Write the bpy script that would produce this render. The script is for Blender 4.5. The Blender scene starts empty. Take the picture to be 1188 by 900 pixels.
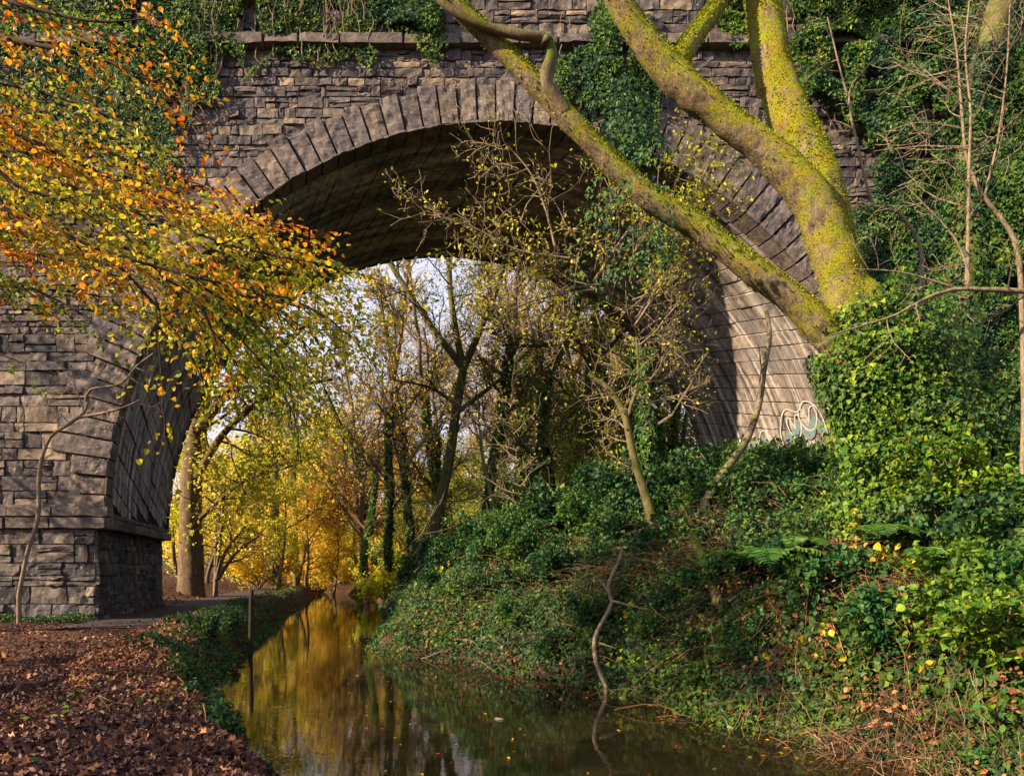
import bpy, math, random
import numpy as np
from mathutils import Vector

random.seed(7)
RG = np.random.default_rng(11)
R_ = math.radians
C = bpy.context.scene.collection
F = 792.0      # focal length in photo pixels; eye level sits at photo row 660
def P(x, y, Y): return np.array([(x-594.0)/F*Y, Y, (660.0-y)/F*Y])
def A(*v): return np.array(v, float)

# ------------------------------------------------------------------ numpy noise
def _hash(ix, iy, iz, seed):
    h = (ix*374761393 + iy*668265263 + iz*2147483647 + seed*1274126177) & 0xffffffff
    h = ((h ^ (h >> 13))*1274126177) & 0xffffffff
    h = ((h ^ (h >> 16))*2246822519) & 0xffffffff
    return ((h ^ (h >> 15)) & 0xffffff)/float(0xffffff)
def vnoise(p, scale=1.0, seed=0):
    p = np.atleast_2d(p)*scale
    i = np.floor(p).astype(np.int64); f = p-i; f = f*f*(3-2*f)
    r = 0
    for dx in (0, 1):
        for dy in (0, 1):
            for dz in (0, 1):
                w = (f[:,0] if dx else 1-f[:,0])*(f[:,1] if dy else 1-f[:,1])*(f[:,2] if dz else 1-f[:,2])
                r = r + w*_hash(i[:,0]+dx, i[:,1]+dy, i[:,2]+dz, seed)
    return r*2-1
def fbm(p, scale=1.0, oct=3, seed=0):
    r = 0; a = 1; t = 0
    for k in range(oct):
        r = r + a*vnoise(p, scale*2**k, seed+k*17); t += a; a *= .5
    return r/t

# ------------------------------------------------------------------ materials
def new_mat(name):
    m = bpy.data.materials.new(name); m.use_nodes = True
    nt = m.node_tree; nt.nodes.clear()
    return m, nt, nt.nodes, nt.links
def nd(ns, t, **kw):
    n = ns.new(t)
    for k, v in kw.items():
        if k in n.inputs: n.inputs[k].default_value = v
        else: setattr(n, k, v)
    return n
def ramp(ns, stops, interp='LINEAR'):
    r = ns.new('ShaderNodeValToRGB'); e = r.color_ramp; e.interpolation = interp
    while len(e.elements) > 1: e.elements.remove(e.elements[-1])
    for i, (p, c) in enumerate(stops):
        el = e.elements[0] if i == 0 else e.elements.new(p)
        el.position = p; el.color = (*c, 1)
    return r
def mixc(ns, ls, fac, a, b, mode='MIX'):
    m = ns.new('ShaderNodeMix'); m.data_type = 'RGBA'; m.blend_type = mode
    for sock, v in ((m.inputs[0], fac), (m.inputs[6], a), (m.inputs[7], b)):
        if hasattr(v, 'links') or hasattr(v, 'is_linked'): ls.new(v, sock)
        elif isinstance(v, (int, float)): sock.default_value = v
        else: sock.default_value = (*v, 1)
    return m.outputs[2]

def leaf_mat(name, cols, cols2=None, trans=.4, rough=.45, clump=.8, spec=.3, vary=.22):
    m, nt, ns, ls = new_mat(name)
    g = ns.new('ShaderNodeNewGeometry')
    n = len(cols)
    r1 = ramp(ns, [((i+.0)/max(1, n-1) if n > 1 else 0, c) for i, c in enumerate(cols)])
    ls.new(g.outputs['Random Per Island'], r1.inputs[0])
    col = r1.outputs[0]
    if cols2:
        n2 = len(cols2)
        r2 = ramp(ns, [(i/max(1, n2-1), c) for i, c in enumerate(cols2)])
        ls.new(g.outputs['Random Per Island'], r2.inputs[0])
        no = nd(ns, 'ShaderNodeTexNoise', Scale=clump, Detail=2.0)
        tc = ns.new('ShaderNodeTexCoord'); ls.new(tc.outputs['Object'], no.inputs['Vector'])
        rr = ramp(ns, [(.42, (0,0,0)), (.58, (1,1,1))]); ls.new(no.outputs[0], rr.inputs[0])
        col = mixc(ns, ls, rr.outputs[0], col, r2.outputs[0])
    # a little value noise over the leaf blades
    hs = ns.new('ShaderNodeHueSaturation'); ls.new(col, hs.inputs['Color'])
    ma = nd(ns, 'ShaderNodeMath', operation='FRACT'); mm = nd(ns, 'ShaderNodeMath', operation='MULTIPLY'); mm.inputs[1].default_value = 37.7
    ls.new(g.outputs['Random Per Island'], mm.inputs[0]); ls.new(mm.outputs[0], ma.inputs[0])
    mr = nd(ns, 'ShaderNodeMapRange'); mr.inputs[3].default_value = 1-vary*2; mr.inputs[4].default_value = 1+vary*1.6
    ls.new(ma.outputs[0], mr.inputs[0]); ls.new(mr.outputs[0], hs.inputs['Value'])
    b = nd(ns, 'ShaderNodeBsdfPrincipled', Roughness=rough); b.inputs['Specular IOR Level'].default_value = spec
    t = ns.new('ShaderNodeBsdfTranslucent')
    ls.new(hs.outputs[0], b.inputs['Base Color']); ls.new(hs.outputs[0], t.inputs['Color'])
    mx = ns.new('ShaderNodeMixShader'); mx.inputs[0].default_value = trans
    ls.new(b.outputs[0], mx.inputs[1]); ls.new(t.outputs[0], mx.inputs[2])
    o = ns.new('ShaderNodeOutputMaterial'); ls.new(mx.outputs[0], o.inputs[0])
    return m

def bark_mat(name, dark, light, moss=None, moss_amt=.5, scale=9, bump=.5, moss2=None, stretch=.35):
    m, nt, ns, ls = new_mat(name)
    tc = ns.new('ShaderNodeTexCoord'); mp = ns.new('ShaderNodeMapping'); mp.inputs['Scale'].default_value = (1, 1, stretch)
    ls.new(tc.outputs['Object'], mp.inputs[0])
    n1 = nd(ns, 'ShaderNodeTexNoise', Scale=scale, Detail=8.0, Roughness=.7); ls.new(mp.outputs[0], n1.inputs['Vector'])
    v = nd(ns, 'ShaderNodeTexNoise', Scale=scale*4.5, Detail=6.0, Roughness=.75); ls.new(mp.outputs[0], v.inputs['Vector'])
    r = ramp(ns, [(.3, dark), (.7, light)]); ls.new(n1.outputs[0], r.inputs[0])
    rv = ramp(ns, [(.36, (.25,.22,.2)), (.5, (.9,.9,.9)), (.62, (1.3,1.3,1.25))]); ls.new(v.outputs[0], rv.inputs[0])
    col = mixc(ns, ls, .7, r.outputs[0], rv.outputs[0], 'MULTIPLY')
    rough_h = n1.outputs[0]
    if moss:
        g = ns.new('ShaderNodeNewGeometry'); sx = ns.new('ShaderNodeSeparateXYZ'); ls.new(g.outputs['Normal'], sx.inputs[0])
        n2 = nd(ns, 'ShaderNodeTexNoise', Scale=3.6, Detail=9.0, Roughness=.78); ls.new(tc.outputs['Object'], n2.inputs['Vector'])
        a = nd(ns, 'ShaderNodeMath', operation='MULTIPLY_ADD'); ls.new(sx.outputs[2], a.inputs[0]); a.inputs[1].default_value = .16
        ls.new(n2.outputs[0], a.inputs[2])
        rm = ramp(ns, [(.60-moss_amt*.3, (0,0,0)), (.74-moss_amt*.3, (1,1,1))]); ls.new(a.outputs[0], rm.inputs[0])
        n3 = nd(ns, 'ShaderNodeTexNoise', Scale=45, Detail=5.0, Roughness=.75); ls.new(tc.outputs['Object'], n3.inputs['Vector'])
        ms = ramp(ns, [(.3, moss2 or tuple(c*.35 for c in moss)), (.62, moss)]); ls.new(n3.outputs[0], ms.inputs[0])
        n4 = nd(ns, 'ShaderNodeTexNoise', Scale=2.7, Detail=8.0, Roughness=.75); ls.new(tc.outputs['Object'], n4.inputs['Vector'])
        r4 = ramp(ns, [(.42, (.8,1,.9)), (.66, (1.0,.70,.6))]); ls.new(n4.outputs[0], r4.inputs[0])
        mcol = mixc(ns, ls, 1.0, ms.outputs[0], r4.outputs[0], 'MULTIPLY')
        col = mixc(ns, ls, rm.outputs[0], col, mcol)
        hmix = mixc(ns, ls, rm.outputs[0], n1.outputs[0], n3.outputs[0]); rough_h = hmix
    bp = nd(ns, 'ShaderNodeBump', Strength=min(1, bump), Distance=.03*max(1, bump)); ls.new(rough_h, bp.inputs['Height'])
    b = nd(ns, 'ShaderNodeBsdfPrincipled', Roughness=.9); b.inputs['Specular IOR Level'].default_value = .15
    ls.new(col, b.inputs['Base Color']); ls.new(bp.outputs[0], b.inputs['Normal'])
    o = ns.new('ShaderNodeOutputMaterial'); ls.new(b.outputs[0], o.inputs[0])
    return m

def stone_mat(name, cols, soffit=False, moss=.25, bump=.7):
    m, nt, ns, ls = new_mat(name)
    tc = ns.new('ShaderNodeTexCoord'); g = ns.new('ShaderNodeNewGeometry')
    r = ramp(ns, [(i/(len(cols)-1), c) for i, c in enumerate(cols)])
    ls.new(g.outputs['Random Per Island'], r.inputs[0])
    n1 = nd(ns, 'ShaderNodeTexNoise', Scale=5.0, Detail=9.0, Roughness=.68); ls.new(tc.outputs['Object'], n1.inputs['Vector'])
    n2 = nd(ns, 'ShaderNodeTexNoise', Scale=.7, Detail=5.0, Roughness=.6); ls.new(tc.outputs['Object'], n2.inputs['Vector'])
    rr = ramp(ns, [(.32, (.38,.38,.4)), (.5, (.95,.93,.92)), (.66, (1.55,1.45,1.3))]); ls.new(n1.outputs[0], rr.inputs[0])
    col = mixc(ns, ls, 1.0, r.outputs[0], rr.outputs[0], 'MULTIPLY')
    # broad dark weathering
    rw = ramp(ns, [(.36, (.5,.5,.55)), (.55, (1,1,1))]); ls.new(n2.outputs[0], rw.inputs[0])
    col = mixc(ns, ls, .8, col, rw.outputs[0], 'MULTIPLY')
    # lichen dots
    n3 = nd(ns, 'ShaderNodeTexNoise', Scale=13.0, Detail=6.0, Roughness=.6); ls.new(tc.outputs['Object'], n3.inputs['Vector'])
    r3 = ramp(ns, [(.62, (0,0,0)), (.68, (1,1,1))]); ls.new(n3.outputs[0], r3.inputs[0])
    ml = nd(ns, 'ShaderNodeMath', operation='MULTIPLY'); ml.inputs[1].default_value = .5 if not soffit else .1
    ls.new(r3.outputs[0], ml.inputs[0])
    col = mixc(ns, ls, ml.outputs[0], col, (.42,.40,.33))
    if moss:
        n4 = nd(ns, 'ShaderNodeTexNoise', Scale=1.9, Detail=7.0, Roughness=.7); ls.new(tc.outputs['Object'], n4.inputs['Vector'])
        r4 = ramp(ns, [(.60, (0,0,0)), (.68, (1,1,1))]); ls.new(n4.outputs[0], r4.inputs[0])
        mm = nd(ns, 'ShaderNodeMath', operation='MULTIPLY'); mm.inputs[1].default_value = moss*2; mm.use_clamp = True; ls.new(r4.outputs[0], mm.inputs[0])
        col = mixc(ns, ls, mm.outputs[0], col, (.05,.065,.018))
    if soffit:
        uv = nd(ns, 'ShaderNodeUVMap', uv_map='UVMap')
        mp = ns.new('ShaderNodeMapping'); mp.inputs['Scale'].default_value = (.16, 4.6, 1); ls.new(uv.outputs[0], mp.inputs[0])
        s1 = nd(ns, 'ShaderNodeTexNoise', Scale=1.0, Detail=7.0, Roughness=.6); ls.new(mp.outputs[0], s1.inputs['Vector'])
        sr = ramp(ns, [(.50, (0,0,0)), (.64, (1,1,1))]); ls.new(s1.outputs[0], sr.inputs[0])
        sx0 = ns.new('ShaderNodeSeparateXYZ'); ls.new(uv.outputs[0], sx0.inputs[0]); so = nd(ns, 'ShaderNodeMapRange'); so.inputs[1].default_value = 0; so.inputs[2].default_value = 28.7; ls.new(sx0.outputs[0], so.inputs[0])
        light_ramp = ramp(ns, [(0, (1,1,1.03)), (.3, (1.15,1.15,1.15)), (.5, (1.35,1.35,1.33)), (.72, (.8,.76,.72)), (1, (.62,.56,.52))]); ls.new(so.outputs[0], light_ramp.inputs[0]); col = mixc(ns, ls, 1.0, col, light_ramp.outputs[0], 'MULTIPLY')  # light put into the colour: paler crown, darker right side
        m5 = nd(ns, 'ShaderNodeMath', operation='MULTIPLY'); m5.inputs[1].default_value = .95; ls.new(sr.outputs[0], m5.inputs[0])
        # lime run-off thins out towards the crown (u is the arc length from the left springing)
        sx = ns.new('ShaderNodeSeparateXYZ'); ls.new(uv.outputs[0], sx.inputs[0])
        cr = nd(ns, 'ShaderNodeMapRange'); cr.inputs[1].default_value = 0; cr.inputs[2].default_value = 28.7
        ls.new(sx.outputs[0], cr.inputs[0])
        crr = ramp(ns, [(0, (1,1,1)), (.24, (.8,.8,.8)), (.4, (.04,.04,.04)), (.62, (.05,.05,.05)), (.76, (.8,.8,.8)), (1, (1,1,1))]); ls.new(cr.outputs[0], crr.inputs[0])
        m6 = nd(ns, 'ShaderNodeMath', operation='MULTIPLY'); ls.new(m5.outputs[0], m6.inputs[0]); ls.new(crr.outputs[0], m6.inputs[1])
        col = mixc(ns, ls, m6.outputs[0], col, (.55,.53,.52))
        mp2 = ns.new('ShaderNodeMapping'); mp2.inputs['Scale'].default_value = (.12, 4.1, 1); mp2.inputs['Location'].default_value = (9, 3, 0); ls.new(uv.outputs[0], mp2.inputs[0])
        s2 = nd(ns, 'ShaderNodeTexNoise', Scale=1.0, Detail=5.0); ls.new(mp2.outputs[0], s2.inputs['Vector'])
        s2r = ramp(ns, [(.42, (.28,.28,.31)), (.54, (1,1,1))]); ls.new(s2.outputs[0], s2r.inputs[0])
        col = mixc(ns, ls, .85, col, s2r.outputs[0], 'MULTIPLY')
    bp = nd(ns, 'ShaderNodeBump', Strength=bump, Distance=.05); ls.new(n1.outputs[0], bp.inputs['Height'])
    b = nd(ns, 'ShaderNodeBsdfPrincipled', Roughness=.85); b.inputs['Specular IOR Level'].default_value = .25
    ls.new(col, b.inputs['Base Color']); ls.new(bp.outputs[0], b.inputs['Normal'])
    o = ns.new('ShaderNodeOutputMaterial'); ls.new(b.outputs[0], o.inputs[0])
    return m

def flat_mat(name, c1, c2, scale=6, rough=.9, bump=.3, detail=8, spec=.2, dist=.02):
    m, nt, ns, ls = new_mat(name)
    tc = ns.new('ShaderNodeTexCoord')
    n1 = nd(ns, 'ShaderNodeTexNoise', Scale=scale, Detail=float(detail), Roughness=.7); ls.new(tc.outputs['Object'], n1.inputs['Vector'])
    r = ramp(ns, [(.35, c1), (.65, c2)]); ls.new(n1.outputs[0], r.inputs[0])
    bp = nd(ns, 'ShaderNodeBump', Strength=bump, Distance=dist); ls.new(n1.outputs[0], bp.inputs['Height'])
    b = nd(ns, 'ShaderNodeBsdfPrincipled', Roughness=rough); b.inputs['Specular IOR Level'].default_value = spec
    ls.new(r.outputs[0], b.inputs['Base Color']); ls.new(bp.outputs[0], b.inputs['Normal'])
    o = ns.new('ShaderNodeOutputMaterial'); ls.new(b.outputs[0], o.inputs[0])
    return m

def ground_mat():
    m, nt, ns, ls = new_mat('woodland_soil')
    tc = ns.new('ShaderNodeTexCoord')
    n1 = nd(ns, 'ShaderNodeTexNoise', Scale=14, Detail=9.0, Roughness=.75); ls.new(tc.outputs['Object'], n1.inputs['Vector'])
    v = nd(ns, 'ShaderNodeTexVoronoi', Scale=24.0); ls.new(tc.outputs['Object'], v.inputs['Vector'])
    hue = ramp(ns, [(0, (.03,.012,.010)), (.3, (.07,.024,.014)), (.55, (.12,.04,.02)), (.8, (.045,.02,.016)), (1, (.17,.08,.035))])
    sv = ns.new('ShaderNodeSeparateColor'); ls.new(v.outputs['Color'], sv.inputs[0]); ls.new(sv.outputs[0], hue.inputs[0])
    r = ramp(ns, [(.35, (.03,.018,.012)), (.62, (.09,.05,.03))]); ls.new(n1.outputs[0], r.inputs[0])
    n2 = nd(ns, 'ShaderNodeTexNoise', Scale=.5, Detail=4.0); ls.new(tc.outputs['Object'], n2.inputs['Vector'])
    f = ramp(ns, [(.35, (.35,.35,.35)), (.55, (.95,.95,.95))]); ls.new(n2.outputs[0], f.inputs[0])
    col = mixc(ns, ls, f.outputs[0], r.outputs[0], hue.outputs[0])
    at = ns.new('ShaderNodeAttribute'); at.attribute_name = 'right_bank'
    r5 = ramp(ns, [(.35, (.012,.016,.007)), (.65, (.05,.05,.02))]); ls.new(n1.outputs[0], r5.inputs[0])
    col = mixc(ns, ls, at.outputs['Fac'], col, r5.outputs[0])
    bp = nd(ns, 'ShaderNodeBump', Strength=.8, Distance=.03); ls.new(v.outputs['Distance'], bp.inputs['Height'])
    b = nd(ns, 'ShaderNodeBsdfPrincipled', Roughness=.9); b.inputs['Specular IOR Level'].default_value = .2
    ls.new(col, b.inputs['Base Color']); ls.new(bp.outputs[0], b.inputs['Normal'])
    o = ns.new('ShaderNodeOutputMaterial'); ls.new(b.outputs[0], o.inputs[0])
    return m

def water_mat():
    m, nt, ns, ls = new_mat('canal_water')
    tc = ns.new('ShaderNodeTexCoord')
    mp = ns.new('ShaderNodeMapping'); mp.inputs['Scale'].default_value = (1.0, 2.4, 1); ls.new(tc.outputs['Object'], mp.inputs[0])
    n1 = nd(ns, 'ShaderNodeTexNoise', Scale=2.2, Detail=3.0, Roughness=.5, Distortion=.6); ls.new(mp.outputs[0], n1.inputs['Vector'])
    n2 = nd(ns, 'ShaderNodeTexNoise', Scale=11.0, Detail=2.0, Roughness=.5); ls.new(mp.outputs[0], n2.inputs['Vector'])
    b1 = nd(ns, 'ShaderNodeBump', Strength=.07, Distance=.012); ls.new(n1.outputs[0], b1.inputs['Height'])
    b2 = nd(ns, 'ShaderNodeBump', Strength=.06, Distance=.004); ls.new(n2.outputs[0], b2.inputs['Height']); ls.new(b1.outputs[0], b2.inputs['Normal'])
    b = nd(ns, 'ShaderNodeBsdfPrincipled', Roughness=.02, IOR=1.75); b.inputs['Base Color'].default_value = (.013,.011,.005,1)
    b.inputs['Specular IOR Level'].default_value = .9
    ls.new(b2.outputs[0], b.inputs['Normal'])
    o = ns.new('ShaderNodeOutputMaterial'); ls.new(b.outputs[0], o.inputs[0])
    return m

# ------------------------------------------------------------------ mesh plumbing
class MB:
    def __init__(s): s.v = []; s.q = []; s.t = []; s.uv = []; s.n = 0
    def add(s, v, q=None, t=None, uv=None):
        v = np.asarray(v, float)
        if q is not None and len(q): s.q.append(np.asarray(q, np.int64)+s.n)
        if t is not None and len(t): s.t.append(np.asarray(t, np.int64)+s.n)
        s.v.append(v); s.uv.append(np.zeros((len(v), 2)) if uv is None else np.asarray(uv, float)); s.n += len(v)
    def build(s, name, mat, parent=None, smooth=False, uv=False, loc=None):
        V = np.concatenate(s.v) if s.v else np.zeros((0, 3))
        if parent is not None and loc is None: V = V-np.array(parent.location)
        q = np.concatenate(s.q) if s.q else np.zeros((0, 4), np.int64)
        t = np.concatenate(s.t) if s.t else np.zeros((0, 3), np.int64)
        me = bpy.data.meshes.new(name)
        me.vertices.add(len(V)); me.vertices.foreach_set('co', V.astype(np.float32).ravel())
        nl = len(q)*4+len(t)*3
        me.loops.add(nl); li = np.concatenate([q.ravel(), t.ravel()]).astype(np.int32)
        me.loops.foreach_set('vertex_index', li)
        me.polygons.add(len(q)+len(t))
        st = np.concatenate([np.arange(len(q))*4, len(q)*4+np.arange(len(t))*3]).astype(np.int32)
        me.polygons.foreach_set('loop_start', st)
        me.polygons.foreach_set('use_smooth', np.full(len(q)+len(t), bool(smooth)))
        if uv:
            U = np.concatenate(s.uv)[li]; l = me.uv_layers.new(name='UVMap'); l.data.foreach_set('uv', U.astype(np.float32).ravel())
        me.update(calc_edges=True); me.validate()
        me.materials.append(mat)
        o = bpy.data.objects.new(name, me); C.objects.link(o)
        if parent is not None: o.parent = parent
        return o

def tag(o, label=None, cat=None, group=None, kind=None):
    if label: o['label'] = label
    if cat: o['category'] = cat
    if group: o['group'] = group
    if kind: o['kind'] = kind
    return o
def empty(name, loc, label, cat, group=None):
    o = bpy.data.objects.new(name, None); C.objects.link(o); o.location = [float(a) for a in loc]; o.empty_display_size = .2
    return tag(o, label, cat, group)
def copy_tree(o, parent=None):
    c = o.copy(); C.objects.link(c); c.parent = parent
    for ch in list(o.children): copy_tree(ch, c)
    return c

def resample(pts, rad, step):
    pts = np.asarray(pts, float); rad = np.asarray(rad, float)
    if len(pts) < 2: return pts, rad
    E = np.vstack([2*pts[0]-pts[1], pts, 2*pts[-1]-pts[-2]])
    out = []; ro = []
    for i in range(len(pts)-1):
        p0, p1, p2, p3 = E[i], E[i+1], E[i+2], E[i+3]
        n = max(1, int(np.linalg.norm(p2-p1)/step)); t = np.linspace(0, 1, n, endpoint=False)[:, None]
        out.append(.5*((2*p1)+(-p0+p2)*t+(2*p0-5*p1+4*p2-p3)*t**2+(-p0+3*p1-3*p2+p3)*t**3))
        ro.append(rad[i]+(rad[i+1]-rad[i])*t[:, 0])
    out.append(pts[-1:]); ro.append(rad[-1:])
    return np.vstack(out), np.concatenate(ro)

def tube(mb, pts, rad, sides=6, rough=0.0, nscale=3.0, cap=False, seed=0):
    pts = np.asarray(pts, float); rad = np.asarray(rad, float); n = len(pts)
    T = np.gradient(pts, axis=0); T /= np.linalg.norm(T, axis=1)[:, None]+1e-9
    ref = A(0, 0, 1) if abs(T[0, 2]) < .9 else A(1, 0, 0)
    N = np.empty_like(T); N[0] = np.cross(T[0], ref)
    N[0] /= np.linalg.norm(N[0])+1e-9
    for i in range(1, n):
        v = N[i-1]-T[i]*np.dot(N[i-1], T[i]); N[i] = v/(np.linalg.norm(v)+1e-9)
    B = np.cross(T, N)
    a = np.linspace(0, 2*np.pi, sides, endpoint=False)
    ca, sa = np.cos(a), np.sin(a)
    D = N[:, None, :]*ca[None, :, None]+B[:, None, :]*sa[None, :, None]
    V = pts[:, None, :]+D*rad[:, None, None]
    if rough:
        f = V.reshape(-1, 3)
        d = fbm(f, nscale, 4, seed)*rough + vnoise(f, nscale*.4, seed+5)*rough
        V = V+D*(d.reshape(n, sides)*rad[:, None])[:, :, None]
    i = np.arange(n-1)[:, None]*sides; j = np.arange(sides)[None, :]; k = (j+1) % sides
    q = np.stack([i+j, i+k, i+sides+k, i+sides+j], -1).reshape(-1, 4)
    V = V.reshape(-1, 3); t = None
    if cap:
        V = np.vstack([V, pts[0], pts[-1]]); m = n*sides; j = np.arange(sides); k = (j+1) % sides; e = (n-1)*sides
        t = np.vstack([np.stack([np.full(sides, m), k, j], 1), np.stack([np.full(sides, m+1), e+j, e+k], 1)])
    mb.add(V, q, t)

# leaf templates: x across, y along, z up; two folded halves of one blade
LEAF = {
 'oval': (A([0,0,0],[-.3,.28,.07],[-.27,.68,.06],[0,1,-.05],[.27,.68,.06],[.3,.28,.07]), [[0,3,2,1],[0,5,4,3]]),
 'ivy':  (A([0,.05,0],[-.52,.12,.08],[-.30,.50,.07],[0,1,-.06],[.30,.50,.07],[.52,.12,.08]), [[0,3,2,1],[0,5,4,3]]),
 'round':(A([0,0,0],[-.46,.3,.1],[-.40,.75,.08],[0,1,-.04],[.40,.75,.08],[.46,.3,.1]), [[0,3,2,1],[0,5,4,3]]),
 'long': (A([0,0,0],[-.13,.3,.03],[-.10,.7,.02],[0,1,-.08],[.10,.7,.02],[.13,.3,.03]), [[0,3,2,1],[0,5,4,3]]),
 'dia':  (A([0,0,0],[-.36,.5,.06],[0,1,0],[.36,.5,-.06]), [[0,3,2,1]]),
}
def _blade(ts, ws, cup=.16, arch=.22, wave=.0):
    v = [[0, 0, 0]]
    for i, (t, w) in enumerate(zip(ts, ws)):
        z = -arch*(t-.35)**2; e = wave*(1 if i % 2 else -1)
        v += [[-w, t, z+cup*w+e], [0, t+.02, z], [w, t, z+cup*w-e]]
    v.append([0, 1, -arch*.42]); n = len(ts); q = [[0, 2, 1, 1], [0, 3, 2, 2]]
    for i in range(n-1):
        a = 1+3*i; q += [[a, a+1, a+4, a+3], [a+1, a+2, a+5, a+4]]
    a = 1+3*(n-1); L = 1+3*n; q += [[a, a+1, L, L], [a+1, a+2, L, L]]
    return A(*v), q
LEAF['beech'] = _blade((.16, .40, .66, .86), (.21, .33, .27, .13), .3, .5, .012)
LEAF['broad'] = _blade((.10, .34, .62, .86), (.26, .42, .33, .13), .35, .6, .015)
_o = [(0,0),(-.20,.04),(-.48,.10),(-.30,.30),(-.50,.52),(-.24,.56),(-.12,.74),(0,1),(.12,.74),(.24,.56),(.50,.52),(.30,.30),(.48,.10),(.20,.04)]
LEAF['lobed'] = (np.array([[0,.38,0]]+[[x, y, .22*abs(x)-.15*(y-.4)**2] for x, y in _o]), [[0, 1+i, 1+(i+1) % 14, 1+(i+2) % 14][::-1] for i in range(0, 14, 2)])
def leaves(mb, pos, along, nrm, size, kind='oval'):
    pos = np.asarray(pos, float); N = len(pos)
    if N == 0: return
    tv, tq = LEAF[kind]; tq = np.array(tq)
    al = along/(np.linalg.norm(along, axis=1)[:, None]+1e-9)
    x = np.cross(al, nrm); x /= np.linalg.norm(x, axis=1)[:, None]+1e-9
    z = np.cross(x, al)
    size = np.broadcast_to(size, (N,))
    wv = (.8+.4*RG.random(N))
    cup = RG.normal(1, 1.2, N)
    V = (pos[:, None, :] + (x[:, None, :]*(tv[None, :, 0, None]*wv[:, None, None]) + al[:, None, :]*tv[None, :, 1, None] + z[:, None, :]*(tv[None, :, 2, None]*cup[:, None, None]))*size[:, None, None])
    k = len(tv)
    deg = tq[:, 2] == tq[:, 3]; q = (np.arange(N)[:, None, None]*k+tq[~deg][None]).reshape(-1, 4); t = (np.arange(N)[:, None, None]*k+tq[deg][:, :3][None]).reshape(-1, 3)
    mb.add(V.reshape(-1, 3), q, t)
def rnd(n, s=1.0): return RG.normal(0, s, (n, 3))

# ------------------------------------------------------------------ plant skeletons
class Sk:
    def __init__(s): s.tubes = []; s.lp = []; s.ld = []
    def mesh(s, mb, minr=0.0, sides=None):
        for pts, rad, lev in s.tubes:
            r = rad[0]
            sd = sides or (4 if r < .012 else 5 if r < .04 else 8 if r < .12 else 14)
            if r < .006: sd = 3
            tube(mb, pts, np.maximum(rad, minr), sd)
def grow(sk, p, d, L, r, lev, maxlev, rng, wander=.18, up=.05, nch=(4, 7), ratio=.6, spread=.8, leafgap=.06, start=.25, flat=0.0, leaf_from=None, rtip=.35):
    n = max(4, int(3+L*2.2)) if lev < maxlev else 4
    seg = L/n; pts = [p]; dd = d/np.linalg.norm(d)
    for i in range(n):
        dd = dd+rng.normal(0, wander, 3)+A(0, 0, up)
        if flat: dd[2] *= (1-flat)
        dd /= np.linalg.norm(dd); pts.append(pts[-1]+dd*seg)
    pts = np.array(pts); rad = np.linspace(r, r*rtip, len(pts))
    sk.tubes.append((pts, rad, lev))
    lf = maxlev if leaf_from is None else leaf_from
    if lev >= lf and leafgap:
        m = max(1, int(L/leafgap)); t = rng.random(m)*(n-.001); i = t.astype(int); f = (t-i)[:, None]
        sk.lp.append(pts[i]*(1-f)+pts[i+1]*f); sk.ld.append(np.repeat(pts[-1:]-pts[:1], m, 0)/L)
    if lev < maxlev:
        k = rng.integers(nch[0], nch[1]+1)
        for c in range(k):
            t = (start+(1-start)*(c+rng.random()*.8)/k)*n; i = min(int(t), n-1); f = t-i
            q = pts[i]*(1-f)+pts[i+1]*f; base = pts[i+1]-pts[i]; base /= np.linalg.norm(base)
            s = rng.normal(0, 1, 3)
            if flat: s[2] *= (1-flat)
            s -= base*np.dot(s, base); s /= np.linalg.norm(s)+1e-9
            nd_ = base*(1-spread*.45)+s*spread*(.7+.5*rng.random())
            rr = r*(1-(1-rtip)*t/n)
            grow(sk, q, nd_, L*ratio*(.65+.6*rng.random())*(1.15-.45*t/n), rr*.55, lev+1, maxlev, rng, wander, up, nch, ratio, spread, leafgap, .15, flat, leaf_from, rtip)
def along_spawn(sk, pts, rad, k, L, maxlev, rng, t0=.2, lev=1, bias=None, **kw):
    n = len(pts)-1
    for c in range(k):
        t = (t0+(1-t0)*(c+rng.random()*.7)/k)*n; i = min(int(t), n-1); f = t-i
        q = pts[i]*(1-f)+pts[i+1]*f; base = pts[i+1]-pts[i]; base /= np.linalg.norm(base)
        s = rng.normal(0, 1, 3)
        if bias is not None: s = s+np.asarray(bias)
        s -= base*np.dot(s, base); s /= np.linalg.norm(s)+1e-9
        r = rad[i]
        grow(sk, q, base*.45+s*.9, L*(.6+.7*rng.random()), min(r*.5, L*.02), lev, maxlev, rng, **kw)
def leafout(mb, sk, per, size, kind, rng, spread=.03, nup=.8, frac=1.0, jit=.7):
    if not sk.lp: return
    p = np.concatenate(sk.lp); d = np.concatenate(sk.ld)
    p = np.repeat(p, per, 0); d = np.repeat(d, per, 0)
    if frac < 1: k = rng.random(len(p)) < frac; p = p[k]; d = d[k]
    n = len(p)
    al = d+rng.normal(0, jit, (n, 3)); nr = A(0, 0, nup)+rng.normal(0, .45, (n, 3))
    leaves(mb, p+rng.normal(0, spread, (n, 3)), al, nr, size*(.6+.7*rng.random(n)), kind)

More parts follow.
